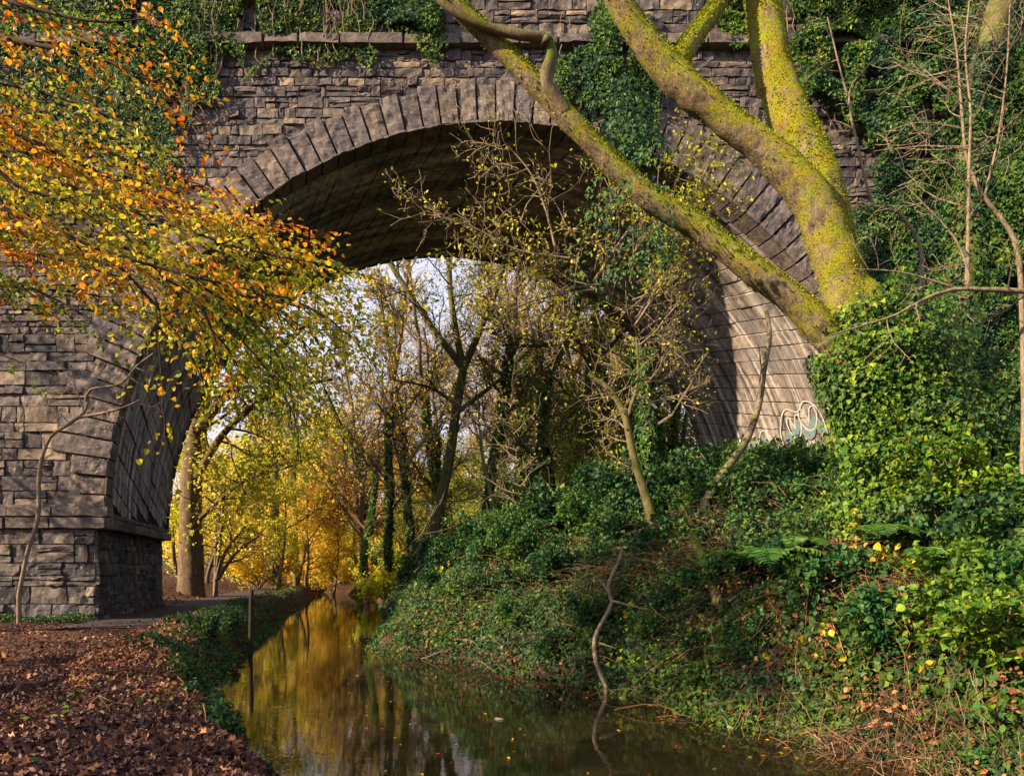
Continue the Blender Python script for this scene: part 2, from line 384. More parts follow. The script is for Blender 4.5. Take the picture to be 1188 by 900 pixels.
# ------------------------------------------------------------------ terrain
LE = A([60,-20],[9,-60],[2.4,-30],[1.6,-6],[.75,0],[-.5,3],[-2.3,5.6],[-2.9,6.5],[-3.95,8.2],[-4.6,9.6],[-4.95,11],[-6.2,15.8],[-7.8,22.5],[-10.0,31],[-12.2,42],[-17,55],[-28,66],[-60,80])[1:]
RE = A([13,-60],[6.4,-30],[5.6,-6],[5.2,0],[4.7,3],[3.86,5.5],[3.5,6.1],[3.1,6.9],[2.5,7.5],[1.96,9.0],[1.25,9.8],[.5,11.1],[-.9,12.6],[-2.3,13.6],[-2.95,15.0],[-3.2,17.9],[-3.9,22],[-5.4,29.5],[-8.0,40],[-12.5,50],[-24,60],[-60,73])
def seg_dist(X, Y, line):
    best = np.full(X.shape, 1e9); side = np.zeros(X.shape)
    for a, b in zip(line[:-1], line[1:]):
        d = b-a; L2 = d@d
        t = np.clip(((X-a[0])*d[0]+(Y-a[1])*d[1])/L2, 0, 1)
        dx = X-(a[0]+t*d[0]); dy = Y-(a[1]+t*d[1]); D = np.hypot(dx, dy)
        s = np.sign(d[0]*dy-d[1]*dx)     # + on the left of the travel direction
        m = D < best; best = np.where(m, D, best); side = np.where(m, s, side)
    return best*side                    # positive: left side of the line
def sst(a, b, x): t = np.clip((x-a)/(b-a), 0, 1); return t*t*(3-2*t)
WATER = -1.7
def H(X, Y, fine=True):
    X = np.atleast_1d(np.asarray(X, float)); Y = np.atleast_1d(np.asarray(Y, float))
    dl = seg_dist(X, Y, LE)             # >0 on the left bank
    dr = -seg_dist(X, Y, RE)            # >0 on the right bank
    p = np.stack([X.ravel(), Y.ravel(), np.zeros(X.size)], 1)
    n1 = fbm(p, .55, 3, 3).reshape(X.shape); n2 = fbm(p, 2.3, 2, 9).reshape(X.shape)
    # left bank: steep lip, verge hump, level path, ground rising slightly further out
    hl = -2.25+1.05*sst(-.25, .22, dl)+.12*sst(.1, .5, dl)*(1-sst(.9, 1.5, dl))
    offp = sst(3.4, 5.0, dl)+.9*(1-sst(.6, 1.2, dl))
    hl = hl+offp*(n1*.07+n2*.035)+.05*np.clip(dl-6, 0, 40)*sst(28, 60, Y)+.75*sst(3.2, 6.5, dl)*sst(23, 30, Y)
    slope = .66-.30*sst(9.5, 15, Y)-.22*sst(24, 40, Y)
    hr = -2.3+.8*sst(-.3, .12, dr)+(.85+.3*n1)*sst(.0, .75, dr)+slope*np.maximum(dr-.3, 0)
    cap = 3.55-1.6*sst(24, 45, Y)
    hr = np.where(hr > cap-.8, cap-.8*np.exp(-np.maximum(hr-cap+.8, 0)/.8), hr)
    hr = hr+sst(0, 1, dr)*(n1*.34+n2*.11)
    far = sst(60, 160, np.hypot(X, Y))
    h = np.where(dl > -.6, hl, -2.3); h = np.where(dr > -.6, np.maximum(hr, -2.35), h)
    return np.maximum(h, -2.35)+far*0.0
def hz(x, y): return float(H(x, y)[0])

def ground():
    def ax(lo, hi, c0, c1, fine, coarse_pow=1.16):
        a = list(np.arange(c0, c1+1e-6, fine)); s = fine
        while a[-1] < hi: s *= coarse_pow; a.append(a[-1]+s)
        s = fine
        while a[0] > lo: s *= coarse_pow; a.insert(0, a[0]-s)
        return np.array(a)
    xs = ax(-600, 600, -13, 11, .11); ys = ax(-400, 900, 2.5, 24, .11)
    X, Y = np.meshgrid(xs, ys); Z = H(X, Y)
    far = sst(150, 800, np.hypot(X, Y)); Z = Z+far*14
    V = np.stack([X, Y, Z], -1).reshape(-1, 3); nx = len(xs); ny = len(ys)
    i = np.arange(ny-1)[:, None]*nx+np.arange(nx-1)[None, :]
    q = np.stack([i, i+1, i+nx+1, i+nx], -1).reshape(-1, 4)
    mb = MB(); mb.add(V, q); o = mb.build('ground', ground_mat(), smooth=True)
    at = o.data.attributes.new('right_bank', 'FLOAT', 'POINT'); at.data.foreach_set('value', (.92*sst(-.1, .3, -seg_dist(X, Y, RE))).astype(np.float32).ravel())
    tag(o, 'leaf strewn woodland ground and canal banks', kind='structure')
    mb = MB(); mb.add(A([-300,-100,WATER],[300,-100,WATER],[300,300,WATER],[-300,300,WATER]), [[0,1,2,3]])
    # the water sheet follows the channel only
    mb = MB(); n = 90
    def pol(line, k):
        s = np.concatenate([[0], np.cumsum(np.linalg.norm(np.diff(line, axis=0), axis=1))]); t = np.linspace(0, s[-1], k)
        return np.stack([np.interp(t, s, line[:, 0]), np.interp(t, s, line[:, 1])], 1)
    l = pol(LE, n); r = pol(RE, n)
    mid = (l+r)/2; l = l+(l-mid)*.25; r = r+(r-mid)*.25
    V = np.concatenate([np.c_[l, np.full(n, WATER)], np.c_[r, np.full(n, WATER)]])
    j = np.arange(n-1); mb.add(V, np.stack([j, n+j, n+j+1, j+1], 1))
    o = mb.build('water', water_mat()); tag(o, 'still dark canal water reflecting golden trees', kind='structure')
    # path strip beside the left bank
    l = pol(LE[:-3], 700); l = l[(l[:, 1] > 14.2) & (l[:, 0] < 0)]; l = pol(l, 260); T = np.gradient(l, axis=0); T /= np.linalg.norm(T, axis=1)[:, None]; Nn = np.stack([-T[:, 1], T[:, 0]], 1)
    us = np.linspace(1.35, 3.5, 12); mb = MB(); G = []
    for k, u in enumerate(us):
        w = u+(.22*np.sin(np.arange(260)*.55+k*.2)+.1*np.sin(np.arange(260)*1.9)) * (1 if k in (0, 11) else 0)
        q_ = l+Nn*w[:, None]; z = H(q_[:, 0], q_[:, 1])+(.022 if 0 < k < 11 else -.02); G.append(np.c_[q_, z])
    G = np.array(G); V = G.reshape(-1, 3); i = np.arange(11)[:, None]*260+np.arange(259)[None, :]
    q = np.stack([i, i+1, i+261, i+260], -1).reshape(-1, 4); mb.add(V, q)
    m = flat_mat('path_tarmac', (.025,.020,.022), (.075,.062,.064), 30, .9, 1.0)
    o = mb.build('path', m, smooth=True); tag(o, 'grey towpath running under the arch', kind='structure')

# ------------------------------------------------------------------ the bridge
XC, ZC, RR, Y0, DEP, SK = -.38, 1.31, 9.13, 16.0, 6.8, -.292
def stone_block(mb, f, u0, u1, v0, v1, proud, rough, rng, nu=5, nv=4, back=-.035, bevel=.011, jit=.006, uvf=None, soft=.005):
    gu = np.concatenate([[u0], np.linspace(u0+bevel, u1-bevel, nu), [u1]]); gv = np.concatenate([[v0], np.linspace(v0+bevel, v1-bevel, nv), [v1]])
    U, V = np.meshgrid(gu, gv); a, b = U.shape
    W = np.full(U.shape, back); nse = rng.normal(0, rough, (a-2, b-2)); nse = (nse+np.roll(nse, 1, 0)+np.roll(nse, 1, 1)+np.roll(np.roll(nse, 1, 0), 1, 1))/2; W[1:-1, 1:-1] = proud+nse
    tilt = rng.normal(0, .010 if soft else .0015, 2); W[1:-1, 1:-1] += tilt[0]*np.linspace(-1, 1, b-2)[None, :]+tilt[1]*np.linspace(-1, 1, a-2)[:, None]
    # soften the rim of the face
    W[1, 1:-1] -= abs(rng.normal(0, soft)); W[-2, 1:-1] -= abs(rng.normal(0, soft)); W[1:-1, 1] -= abs(rng.normal(0, soft)); W[1:-1, -2] -= abs(rng.normal(0, soft))
    U = U+rng.normal(0, jit, U.shape)*(W > back+.001); V = V+rng.normal(0, jit, V.shape)*(W > back+.001)
    Wd = f(U.ravel(), V.ravel(), W.ravel())
    i = np.arange(a-1)[:, None]*b+np.arange(b-1)[None, :]
    mb.add(Wd, np.stack([i, i+1, i+b+1, i+b], -1).reshape(-1, 4), uv=np.stack(uvf(U.ravel(), V.ravel()) if uvf else (U.ravel(), V.ravel()), 1))
def rubble(mb, f, u0, u1, v0, v1, hfun, wfun, rng, keep=None, proud=.02, rough=.012, gap=.009, merge=.3):
    v = v0
    while v < v1-.05:
        h = min(hfun(v), v1-v)
        if v1-(v+h) < .1: h = v1-v
        u = u0-rng.random()*.3
        while u < u1:
            w = wfun(v); a, b = max(u, u0), min(u+w, u1)
            if b-a > .06 and (keep is None or keep(a, b, v, v+h)):
                pr = proud+rng.normal(0, .019)
                if rng.random() < merge and h > .24 and b-a > .2:   # two thin stones instead of one
                    c = v+h*(.4+.2*rng.random())
                    stone_block(mb, f, a+gap/2, b-gap/2, v+gap/2, c-gap/2, pr, rough, rng)
                    stone_block(mb, f, a+gap/2, b-gap/2, c+gap/2, v+h-gap/2, pr+.01, rough, rng)
                else:
                    stone_block(mb, f, a+gap/2, b-gap/2, v+gap/2, v+h-gap/2, pr, rough, rng, nu=5 if b-a < .5 else 8)
            u += w
        v += h

def bridge():
    rng = np.random.default_rng(5)
    root = empty('stone_bridge', (XC, Y0, -1.2), 'tall skewed stone railway bridge whose single round arch spans the canal', 'bridge')
    cols = [(.070,.064,.070),(.110,.096,.096),(.066,.065,.082),(.165,.136,.112),(.090,.085,.098),(.046,.045,.058),(.125,.112,.118),(.23,.186,.145)]
    M = stone_mat('rubble_stone', cols, moss=.28)
    Mr = stone_mat('dressed_stone', [(.125,.108,.105),(.098,.090,.104),(.165,.138,.120),(.11,.098,.110),(.14,.118,.105)], moss=.3)
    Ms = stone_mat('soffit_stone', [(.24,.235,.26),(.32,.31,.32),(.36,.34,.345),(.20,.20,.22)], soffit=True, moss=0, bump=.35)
    mortar = flat_mat('dark_mortar', (.05,.045,.042), (.17,.145,.12), 5, .95, .6)
    fw = lambda u, v, w: np.stack([u, Y0-w, v], 1)
    RX = RR+.84
    def rr(x, z): return math.hypot(x-XC, z-ZC) if z > ZC else abs(x-XC)
    def keep_front(a, b, c, d):
        if c > 12.25: return True
        cs = [(a, c), (b, c), (a, d), (b, d), ((a+b)/2, (c+d)/2)]
        if min(rr(*q) for q in cs) < RR+.12: return False
        if max(rr(*q) for q in cs) < RX-.05 and (c+d)/2 > 1.0: return False
        return True
    mb = MB()
    hf = lambda v: (rng.uniform(.20, .40) if v < 5.5 else rng.uniform(.10, .26))
    wf = lambda v: (rng.choice([rng.uniform(.2,.45), rng.uniform(.45, 1.15)]) if v < 5.5 else rng.choice([rng.uniform(.12, .32), rng.uniform(.3, .75)]))
    rubble(mb, fw, -17, XC-RR-.0, 1.47, 5.5, hf, wf, rng, keep_front, .03, .010)
    rubble(mb, fw, XC+RR, 19, 1.47, 5.5, hf, wf, rng, keep_front, .03, .010)
    rubble(mb, fw, -17, 19, 5.5, 12.15, hf, wf, rng, keep_front, .02, .010, merge=.35)
    # pier below the ledge, slightly proud
    fp = lambda u, v, w: np.stack([u, Y0-.10-w, v], 1)
    rubble(mb, fp, -17, -9.70, -2.4, .93, lambda v: rng.uniform(.2, .45), lambda v: rng.uniform(.3, .9), rng, None, .03, .016)
    mb.build('front_wall', M, root, uv=True)
    # mortar backing behind the stones
    mb = MB(); n = 120; th = np.linspace(math.pi, 0, n)
    inner = np.stack([XC+(RR+.25)*np.cos(th), np.full(n, Y0+.022), ZC+(RR+.25)*np.sin(th)], 1)
    top = np.stack([np.linspace(-17, 19, n), np.full(n, Y0+.022), np.full(n, 14.2)], 1)
    top[:, 0] = np.where(np.arange(n) < 1, -17, np.where(np.arange(n) > n-2, 19, inner[:, 0])); top[0, 2] = ZC; top[-1, 2] = ZC
    j = np.arange(n-1); V = np.concatenate([inner, top]); q = np.stack([j, n+j, n+j+1, j+1], 1); mb.add(V, q)
    mb.add(A([-17,Y0+.022,ZC],[inner[1,0],Y0+.022,14.2],[-17,Y0+.022,14.2],[19,Y0+.022,ZC],[19,Y0+.022,14.2],[inner[-2,0],Y0+.022,14.2]), t=[[0,1,2],[3,4,5]])
    for x0, x1 in ((-17, XC-RR-.05), (XC+RR+.05, 19)):
        y = Y0-.06 if x0 < 0 else Y0+.022
        mb.add(A([x0,y,-3],[x1-.12,y,-3],[x1-.12,y,ZC+.2],[x0,y,ZC+.2]), [[0,1,2,3]])
    mb.build('mortar_bed', mortar, root)
    # arch ring
    mb = MB(); nvs = 68; th = np.linspace(0, math.pi, nvs+1)
    for k in range(nvs):
        a, b = th[k]+.0012, th[k+1]-.0012
        low = min(a, math.pi-b) < .62
        thick = (.84+rng.normal(0, .02)) + (rng.choice([0, .28, .5]) if low else 0) + (.10 if k % 2 else 0)*(not low)
        pr = .095+rng.normal(0, .02)
        f = lambda u, v, w: np.stack([XC+v*np.cos(u), Y0-w, ZC+v*np.sin(u)], 1)
        stone_block(mb, f, a, b, RR-.02, RR+thick, pr, .011, rng, nu=7, nv=14, back=-.02, bevel=.0016, jit=.0)
        # underside of the voussoir, returning into the barrel
        fu = lambda u, v, w: np.stack([XC+(RR-w)*np.cos(u)+SK*v, Y0+v, ZC+(RR-w)*np.sin(u)], 1)
        stone_block(mb, fu, a, b, -.085, .46, .018, .004, rng, nu=3, nv=4, back=-.03, bevel=.0012, jit=0, soft=0)
    mb.build('arch_ring', Mr, root); mb = MB()
    for k in range(nvs):      # ring on the far face
        a, b = th[k]+.0012, th[k+1]-.0012
        f = lambda u, v, w: np.stack([XC+SK*DEP+v*np.cos(u), Y0+DEP+w, ZC+v*np.sin(u)], 1)
        stone_block(mb, f, a, b, RR-.02, RR+.85, .09, .014, rng, nu=3, nv=4, back=-.02, bevel=.0035, jit=0)
    mb.build('arch_ring', Mr, root)
    # barrel soffit: helicoidal courses
    mb = MB(); cw = .415; L = math.pi*RR
    def fs(u, v, w):
        t = (u+SK*v)/RR
        return np.stack([XC+SK*v+(RR-w)*np.cos(math.pi-t), Y0+v, ZC+(RR-w)*np.sin(math.pi-t)], 1)
    uvf = lambda u, v: (u+SK*v, v)
    p = 0.0
    while p < L+2.2:
        v = .47-rng.random()*.6
        while v < DEP:
            w = rng.uniform(.7, 1.3); a, b = max(v, .47), min(v+w, DEP)
            ta, tb = p+SK*a, p+SK*b
            if b-a > .08 and tb > -.25 and ta < L+.1:
                stone_block(mb, fs, p+rng.uniform(.006,.022), p+cw-rng.uniform(.006,.022), a+rng.uniform(.003,.012), b-rng.uniform(.003,.012), rng.normal(0, .012), .004, rng, nu=3, nv=4, back=-.09, bevel=.006, jit=.001, uvf=uvf, soft=0)
            v += w
        p += cw
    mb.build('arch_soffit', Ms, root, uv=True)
    # dark backing of the joints
    mb = MB(); n = 90; tt = np.linspace(-.02, math.pi+.02, n); ring = []
    for s in (.02, DEP-.02): ring.append(np.stack([XC+SK*s+(RR+.06)*np.cos(tt), np.full(n, Y0+s), ZC+(RR+.06)*np.sin(tt)], 1))
    j = np.arange(n-1); mb.add(np.concatenate(ring), np.stack([j, j+1, n+j+1, n+j], 1))
    mb.build('joint_bed', flat_mat('joint_dark', (.012,.012,.012), (.03,.028,.03), 5), root, smooth=True)
    # piers: side faces below the springing
    for sgn, nm in ((-1, 'pier'), (1, 'pier')):
        mb = MB(); xe = XC+sgn*(RR+.19)
        f = (lambda u, v, w, xe=xe, sgn=sgn: np.stack([xe+SK*u-sgn*w, Y0+u, v], 1))
        rubble(mb, f, -.09, DEP, -2.5, .95, lambda v: rng.uniform(.18, .36), lambda v: rng.uniform(.2, .6), rng, None, .02, .014)
        mb.add(np.stack([A(xe+SK*u, Y0+u, z) for u in (-.05, DEP) for z in (-3, 1.2)]) + A(-0.0, 0, 0), [[0,1,3,2]])
        mb.build(nm, M, root, uv=True)
        # impost ledge
        mb = MB(); xi = XC+sgn*(RR-.10); u = -.16
        while u < DEP:
            w = rng.uniform(.6, 1.1); b = min(u+w, DEP+.1)
            f = (lambda uu, v, ww, xi=xi, sgn=sgn: np.stack([xi+SK*uu-sgn*ww, Y0+uu, v], 1))
            stone_block(mb, f, u+.004, b-.004, .93, 1.20, .02, .010, rng, nu=6, nv=3, back=-.35, bevel=.02)
            stone_block(mb, f, u+.004, b-.004, 1.205, 1.34, -.05, .008, rng, nu=6, nv=2, back=-.35, bevel=.02)
            u = b
        if sgn < 0:
            u = -17
            while u < XC-RR+.06:
                w = rng.uniform(.7, 1.3); b = min(u+w, XC-RR+.12)
                f = lambda uu, v, ww: np.stack([uu, Y0-ww, v], 1)
                stone_block(mb, f, u+.004, b-.004, 0.93, 1.22, .25, .012, rng, nu=7, nv=3, back=-.1, bevel=.03)
                stone_block(mb, f, u+.004, b-.004, 1.225, 1.46, .17, .010, rng, nu=7, nv=2, back=-.1, bevel=.02)
                u = b
        mb.build('impost_ledge', Mr, root)
    # string course and parapet
    mb = MB(); u = -17
    while u < 19:
        w = rng.uniform(.8, 1.5); b = min(u+w, 19)
        stone_block(mb, fw, u+.005, b-.005, 12.15, 12.42, .22, .012, rng, nu=7, nv=3, back=-.1, bevel=.025)
        u = b
    mb.build('string_course', Mr, root)
    mb = MB()
    rubble(mb, fw, -17, 19, 12.42, 13.75, lambda v: rng.uniform(.24, .40), lambda v: rng.uniform(.3, .8), rng, None, .03, .014)
    u = -17
    while u < 19:
        w = rng.uniform(.8, 1.3); b = min(u+w, 19)
        stone_block(mb, fw, u+.005, b-.005, 13.75, 14.0, .12, .012, rng, nu=4, nv=2, back=-.5, bevel=.03)
        u = b
    mb.build('parapet', M, root, uv=True)
    # far face and deck
    mb = MB(); fb = lambda u, v, w: np.stack([u, Y0+DEP+w, v], 1)
    XB = XC+SK*DEP
    def keep_back(a, b, c, d):
        cs = [(a, c), (b, c), (a, d), (b, d), ((a+b)/2, (c+d)/2)]
        return min((math.hypot(x-XB, z-ZC) if z > ZC else abs(x-XB)) for x, z in cs) > RR+.1
    rubble(mb, fb, -19, 17, -2.4, 13.8, lambda v: rng.uniform(.35, .55), lambda v: rng.uniform(.5, 1.3), rng, keep_back, .02, .012)
    n = 60; th = np.linspace(math.pi, 0, n)
    inner = np.stack([XB+(RR+.4)*np.cos(th), np.full(n, Y0+DEP-.04), ZC+(RR+.4)*np.sin(th)], 1); top = inner.copy(); top[:, 2] = 13.8
    j = np.arange(n-1); mb.add(np.concatenate([inner, top]), np.stack([j, j+1, n+j+1, n+j], 1))
    for x0, x1 in ((-19, XB-RR-.2), (XB+RR+.2, 17)): mb.add(A([x0,Y0+DEP-.04,-3],[x1,Y0+DEP-.04,-3],[x1,Y0+DEP-.04,13.8],[x0,Y0+DEP-.04,13.8]), [[0,1,2,3]])
    mb.build('back_wall', M, root, uv=True)
    mb = MB(); mb.add(A([-17,Y0+.05,13.1],[19,Y0+.05,13.1],[17,Y0+DEP-.05,13.1],[-19,Y0+DEP-.05,13.1]), [[0,1,2,3]])
    mb.add(A([-17,Y0+.05,-3],[-19,Y0+DEP-.05,-3],[-19,Y0+DEP-.05,13.8],[-17,Y0+.05,13.8]), [[0,1,2,3]])
    mb.add(A([19,Y0+.05,-3],[17,Y0+DEP-.05,-3],[17,Y0+DEP-.05,13.8],[19,Y0+.05,13.8]), [[0,1,2,3]])
    mb.build('deck', mortar, root)
    # graffiti low on the right-hand soffit: bubble outlines
    g_white = flat_mat('white_spray_paint', (.20,.19,.185), (.55,.53,.51), 14, .8, .0)
    g_blue = flat_mat('blue_spray_paint', (.07,.12,.15), (.15,.20,.22), 9, .8, .0)
    def on_soffit(s, z, off):
        t = math.asin((z-ZC)/RR); return A(XC+SK*s+(RR-off)*math.cos(t), Y0+s, ZC+(RR-off)*math.sin(t))
    def ribbon(mb, pts, w, off):
        pts, _ = resample(np.array(pts), np.zeros(len(pts)), .05); T = np.gradient(pts, axis=0); T /= np.linalg.norm(T, axis=1)[:, None]+1e-9
        N = np.stack([-T[:, 1], T[:, 0]], 1)*w/2; a = pts+N; b = pts-N
        V = [on_soffit(*q, off) for q in a]+[on_soffit(*q, off) for q in b]; n = len(pts); j = np.arange(n-1)
        mb.add(V, np.stack([j, j+1, n+j+1, n+j], 1))
    def heart(cx, cz, w, h): return [(cx, cz-.1*h), (cx+.2*w, cz+.4*h), (cx+.42*w, cz+.45*h), (cx+.5*w, cz+.1*h), (cx+.3*w, cz-.35*h), (cx, cz-.5*h), (cx-.3*w, cz-.35*h), (cx-.5*w, cz+.1*h), (cx-.42*w, cz+.45*h), (cx-.2*w, cz+.4*h), (cx, cz-.1*h)]
    gw = MB(); gb = MB()
    ribbon(gb, [(1.5, 3.5), (1.75, 3.85), (2.0, 3.55), (2.3, 3.9), (2.6, 3.6), (2.85, 3.75)], .26, .026)
    ribbon(gb, [(3.5, 3.4), (3.75, 3.7), (4.0, 3.45), (4.3, 3.7), (4.55, 3.45)], .22, .026)
    ribbon(gw, heart(1.9, 3.95, .62, .6), .035, .034); ribbon(gw, heart(2.45, 3.85, .5, .62), .035, .034)
    ribbon(gw, [(1.4, 3.35), (1.45, 3.9), (1.6, 4.25), (1.9, 4.4), (2.2, 4.2), (2.6, 4.35), (2.9, 4.1), (3.05, 3.7), (3.0, 3.35)], .035, .034)
    ribbon(gw, [(3.4, 3.3), (3.45, 3.75), (3.7, 4.0), (3.95, 3.8), (3.9, 3.5), (4.1, 3.85), (4.4, 3.95), (4.6, 3.7), (4.55, 3.3)], .03, .034)
    ribbon(gw, [(4.8, 3.35), (4.85, 3.8), (5.1, 3.85), (5.2, 3.5)], .04, .034)
    o = gw.build('graffiti_outline', g_white, root); o['label'] = 'white bubble letter graffiti outline'
    o = gb.build('graffiti_fill', g_blue, root); o['label'] = 'faded blue graffiti fill'
    return root


# ------------------------------------------------------------------ vegetation materials
def mats():
    M = {}
    G1 = [(.012,.05,.016),(.03,.09,.02),(.05,.13,.02),(.10,.18,.025)]
    M['ivy_dark'] = leaf_mat('ivy_dark', [(.008,.038,.024),(.015,.06,.028),(.028,.085,.028),(.05,.11,.025)], [(.02,.07,.018),(.05,.12,.02),(.10,.17,.02)], .22, .5, 1.0, .22)
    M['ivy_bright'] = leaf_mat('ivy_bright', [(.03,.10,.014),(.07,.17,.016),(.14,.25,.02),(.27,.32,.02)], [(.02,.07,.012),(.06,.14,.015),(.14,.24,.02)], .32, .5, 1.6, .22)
    M['ivy_mid'] = leaf_mat('ivy_mid', [(.02,.07,.015),(.05,.13,.018),(.10,.19,.02),(.22,.26,.02)], [(.012,.05,.014),(.03,.09,.018),(.07,.14,.02)], .28, .5, 1.9, .25)
    M['bramble'] = leaf_mat('bramble', [(.015,.07,.028),(.03,.11,.035),(.05,.14,.03)], [(.05,.14,.02),(.12,.2,.02),(.02,.09,.04)], .3, .48, 2.2, .25)
    M['yellow_leaf'] = leaf_mat('yellow_leaf', [(.75,.58,.02),(.62,.50,.03),(.45,.48,.03)], None, .4, .45, 1)
    M['orange_beech'] = leaf_mat('orange_beech', [(.55,.13,.012),(.42,.09,.012),(.72,.26,.012),(.78,.40,.02),(.30,.06,.012)], [(.75,.38,.02),(.55,.42,.03),(.65,.22,.012),(.30,.32,.02)], .45, .42, 1.1)
    M['gold_beech'] = leaf_mat('gold_beech', [(.80,.50,.02),(.55,.50,.03),(.28,.34,.02),(.12,.20,.015),(.75,.30,.015)], [(.14,.24,.02),(.42,.44,.03),(.78,.55,.03)], .45, .42, 1.2)
    M['yg_beech'] = leaf_mat('yg_beech', [(.62,.60,.03),(.40,.48,.03),(.24,.36,.02),(.80,.58,.03)], [(.20,.32,.02),(.55,.56,.03),(.14,.26,.02)], .5, .45, 1.4)
    M['green_beech'] = leaf_mat('green_beech', [(.05,.16,.02),(.10,.24,.02),(.20,.32,.02)], [(.32,.38,.03),(.10,.22,.02)], .45, .42, 1.4)
    M['far_gold'] = leaf_mat('far_gold', [(.90,.62,.06),(.92,.74,.10),(.82,.50,.04),(.85,.72,.08)], [(.60,.62,.06),(.92,.72,.08),(.80,.50,.04)], .55, .5, .25)
    M['far_yellowgreen'] = leaf_mat('far_yellowgreen', [(.55,.58,.04),(.75,.68,.05),(.35,.46,.03)], [(.22,.34,.03),(.65,.62,.05),(.85,.62,.05)], .5, .5, .3)
    M['far_olive'] = leaf_mat('far_olive', [(.12,.20,.03),(.26,.32,.04),(.46,.42,.05)], [(.07,.15,.03),(.18,.26,.04)], .4, .5, .4)
    M['russet'] = leaf_mat('russet', [(.40,.10,.03),(.30,.07,.03),(.5,.2,.04)], None, .45, .5, .4)
    M['twig_leaf'] = leaf_mat('twig_leaf', [(.58,.55,.03),(.36,.42,.03),(.72,.58,.04)], [(.24,.32,.02),(.55,.52,.03)], .4, .45, 1)
    M['litter'] = leaf_mat('litter', [(.060,.027,.026),(.10,.040,.032),(.032,.020,.022),(.18,.075,.045),(.08,.042,.040)], [(.028,.017,.019),(.06,.027,.026),(.10,.048,.040)], .10, .55, .9, .25, .3)
    M['big_litter'] = leaf_mat('big_litter', [(.16,.065,.03),(.28,.12,.05),(.09,.04,.025),(.34,.19,.09)], None, .15, .5, 1, .3, .3)
    M['bracken'] = leaf_mat('bracken', [(.22,.085,.03),(.32,.15,.05),(.13,.055,.03)], None, .2, .7, 1, .1)
    M['fern'] = leaf_mat('fern', [(.04,.13,.03),(.08,.2,.03)], [(.12,.24,.03),(.05,.12,.02)], .35, .45, 2)
    M['grass'] = leaf_mat('grass', [(.04,.14,.04),(.10,.24,.04),(.2,.3,.05)], None, .3, .45, 2)
    M['bark_moss'] = bark_mat('bark_moss', (.07,.055,.038), (.30,.235,.16), (.52,.50,.028), .68, 11, 2.2, moss2=(.05,.065,.010))
    M['bark_mossy2'] = bark_mat('bark_mossy2', (.07,.055,.04), (.22,.17,.12), (.12,.15,.02), .55, 10, .5)
    M['bark_grey'] = bark_mat('bark_grey', (.08,.07,.055), (.24,.21,.16), (.13,.15,.04), .3, 9, .4)
    M['bark_far'] = bark_mat('bark_far', (.06,.045,.035), (.20,.15,.10), None, 0, 5, .3)
    M['twig'] = bark_mat('twig', (.10,.08,.06), (.28,.225,.165), None, 0, 14, .2)
    M['dead_stem'] = leaf_mat('dead_stem', [(.13,.07,.045),(.20,.115,.07),(.08,.045,.03),(.26,.17,.11)], None, .0, .7, 1, .1)
    M['dark_wood'] = bark_mat('dark_wood', (.018,.015,.012), (.05,.04,.03), None, 0, 16, .4)
    return M

def in_poly(x, y, poly):
    poly = np.array(poly, float); ins = np.zeros(len(x), bool); j = len(poly)-1
    for i in range(len(poly)):
        xi, yi = poly[i]; xj, yj = poly[j]
        c = ((yi > y) != (yj > y)) & (x < (xj-xi)*(y-yi)/(yj-yi+1e-12)+xi); ins ^= c; j = i
    return ins
def wall_ivy(name, label, poly, n, mat, thick=.35, size=.10, stems=8, M=None, soft=14, stem_mat=None, hang=.0, group=None):
    """ivy clinging to the front face of the bridge; the outline is measured on the wall"""
    wp = [((x-594)/F*Y0, (660-y)/F*Y0) for x, y in poly]
    a = np.array(wp); lo, hi = a.min(0), a.max(0)
    x = RG.uniform(lo[0], hi[0], n*3); z = RG.uniform(lo[1], hi[1], n*3)
    p0 = np.stack([x, z*0, z], 1)
    jx = fbm(p0, 1.2, 3, 4)*soft/49.5*1.6; jz = fbm(p0, 1.2, 3, 8)*soft/49.5*1.6
    k = in_poly(x+jx, z+jz, wp) & (vnoise(p0, 2.3, 5) > -.62); x, z, p0 = x[k][:n], z[k][:n], p0[k][:n]
    t = np.clip(.45+.75*fbm(p0, .8, 3, 21), .08, 1.3)*thick
    m = len(x); w = t*(1-RG.random(m)**2*.8)
    pos = np.stack([x, Y0-.08-w, z], 1)
    root = empty(name, pos[np.argmin(pos[:, 2])]*A(1, 0, 1)+A(0, Y0-.1, 0), label, 'ivy', group)
    al = np.stack([RG.normal(0, .45, m), -.25+RG.normal(0, .3, m), -1+RG.normal(0, .4, m)], 1); nr = np.stack([RG.normal(0, .35, m), -1+RG.normal(0, .25, m), .45+RG.normal(0, .35, m)], 1)
    mb = MB(); leaves(mb, pos, al, nr, size*(.55+.75*RG.random(m)), 'ivy'); mb.build('foliage', M[mat], root)
    mb = MB(); rng = np.random.default_rng(n)
    for i in range(stems):
        b = p0[rng.integers(0, m)]; L = rng.uniform(.8, 2.0); q = [A(b[0], Y0-.12, b[2])]
        for j in range(6): q.append(q[-1]+A(rng.normal(0, .10), rng.normal(-.01, .05), L/6))
        q, r = resample(q, np.linspace(.016, .005, len(q)), .12); q[:, 1] = np.minimum(q[:, 1], Y0-.1); tube(mb, q, r, 4)
    if stems: mb.build('stem', M[stem_mat or 'twig'], root)
    return root

def px_path(pts, rpx0, rpx1, step=.15):
    w = [P(*p) for p in pts]; n = len(w); Ys = [p[2] for p in pts]
    r = [((rpx0+(rpx1-rpx0)*i/(n-1))/F*Ys[i]) for i in range(n)]
    return resample(w, r, step)

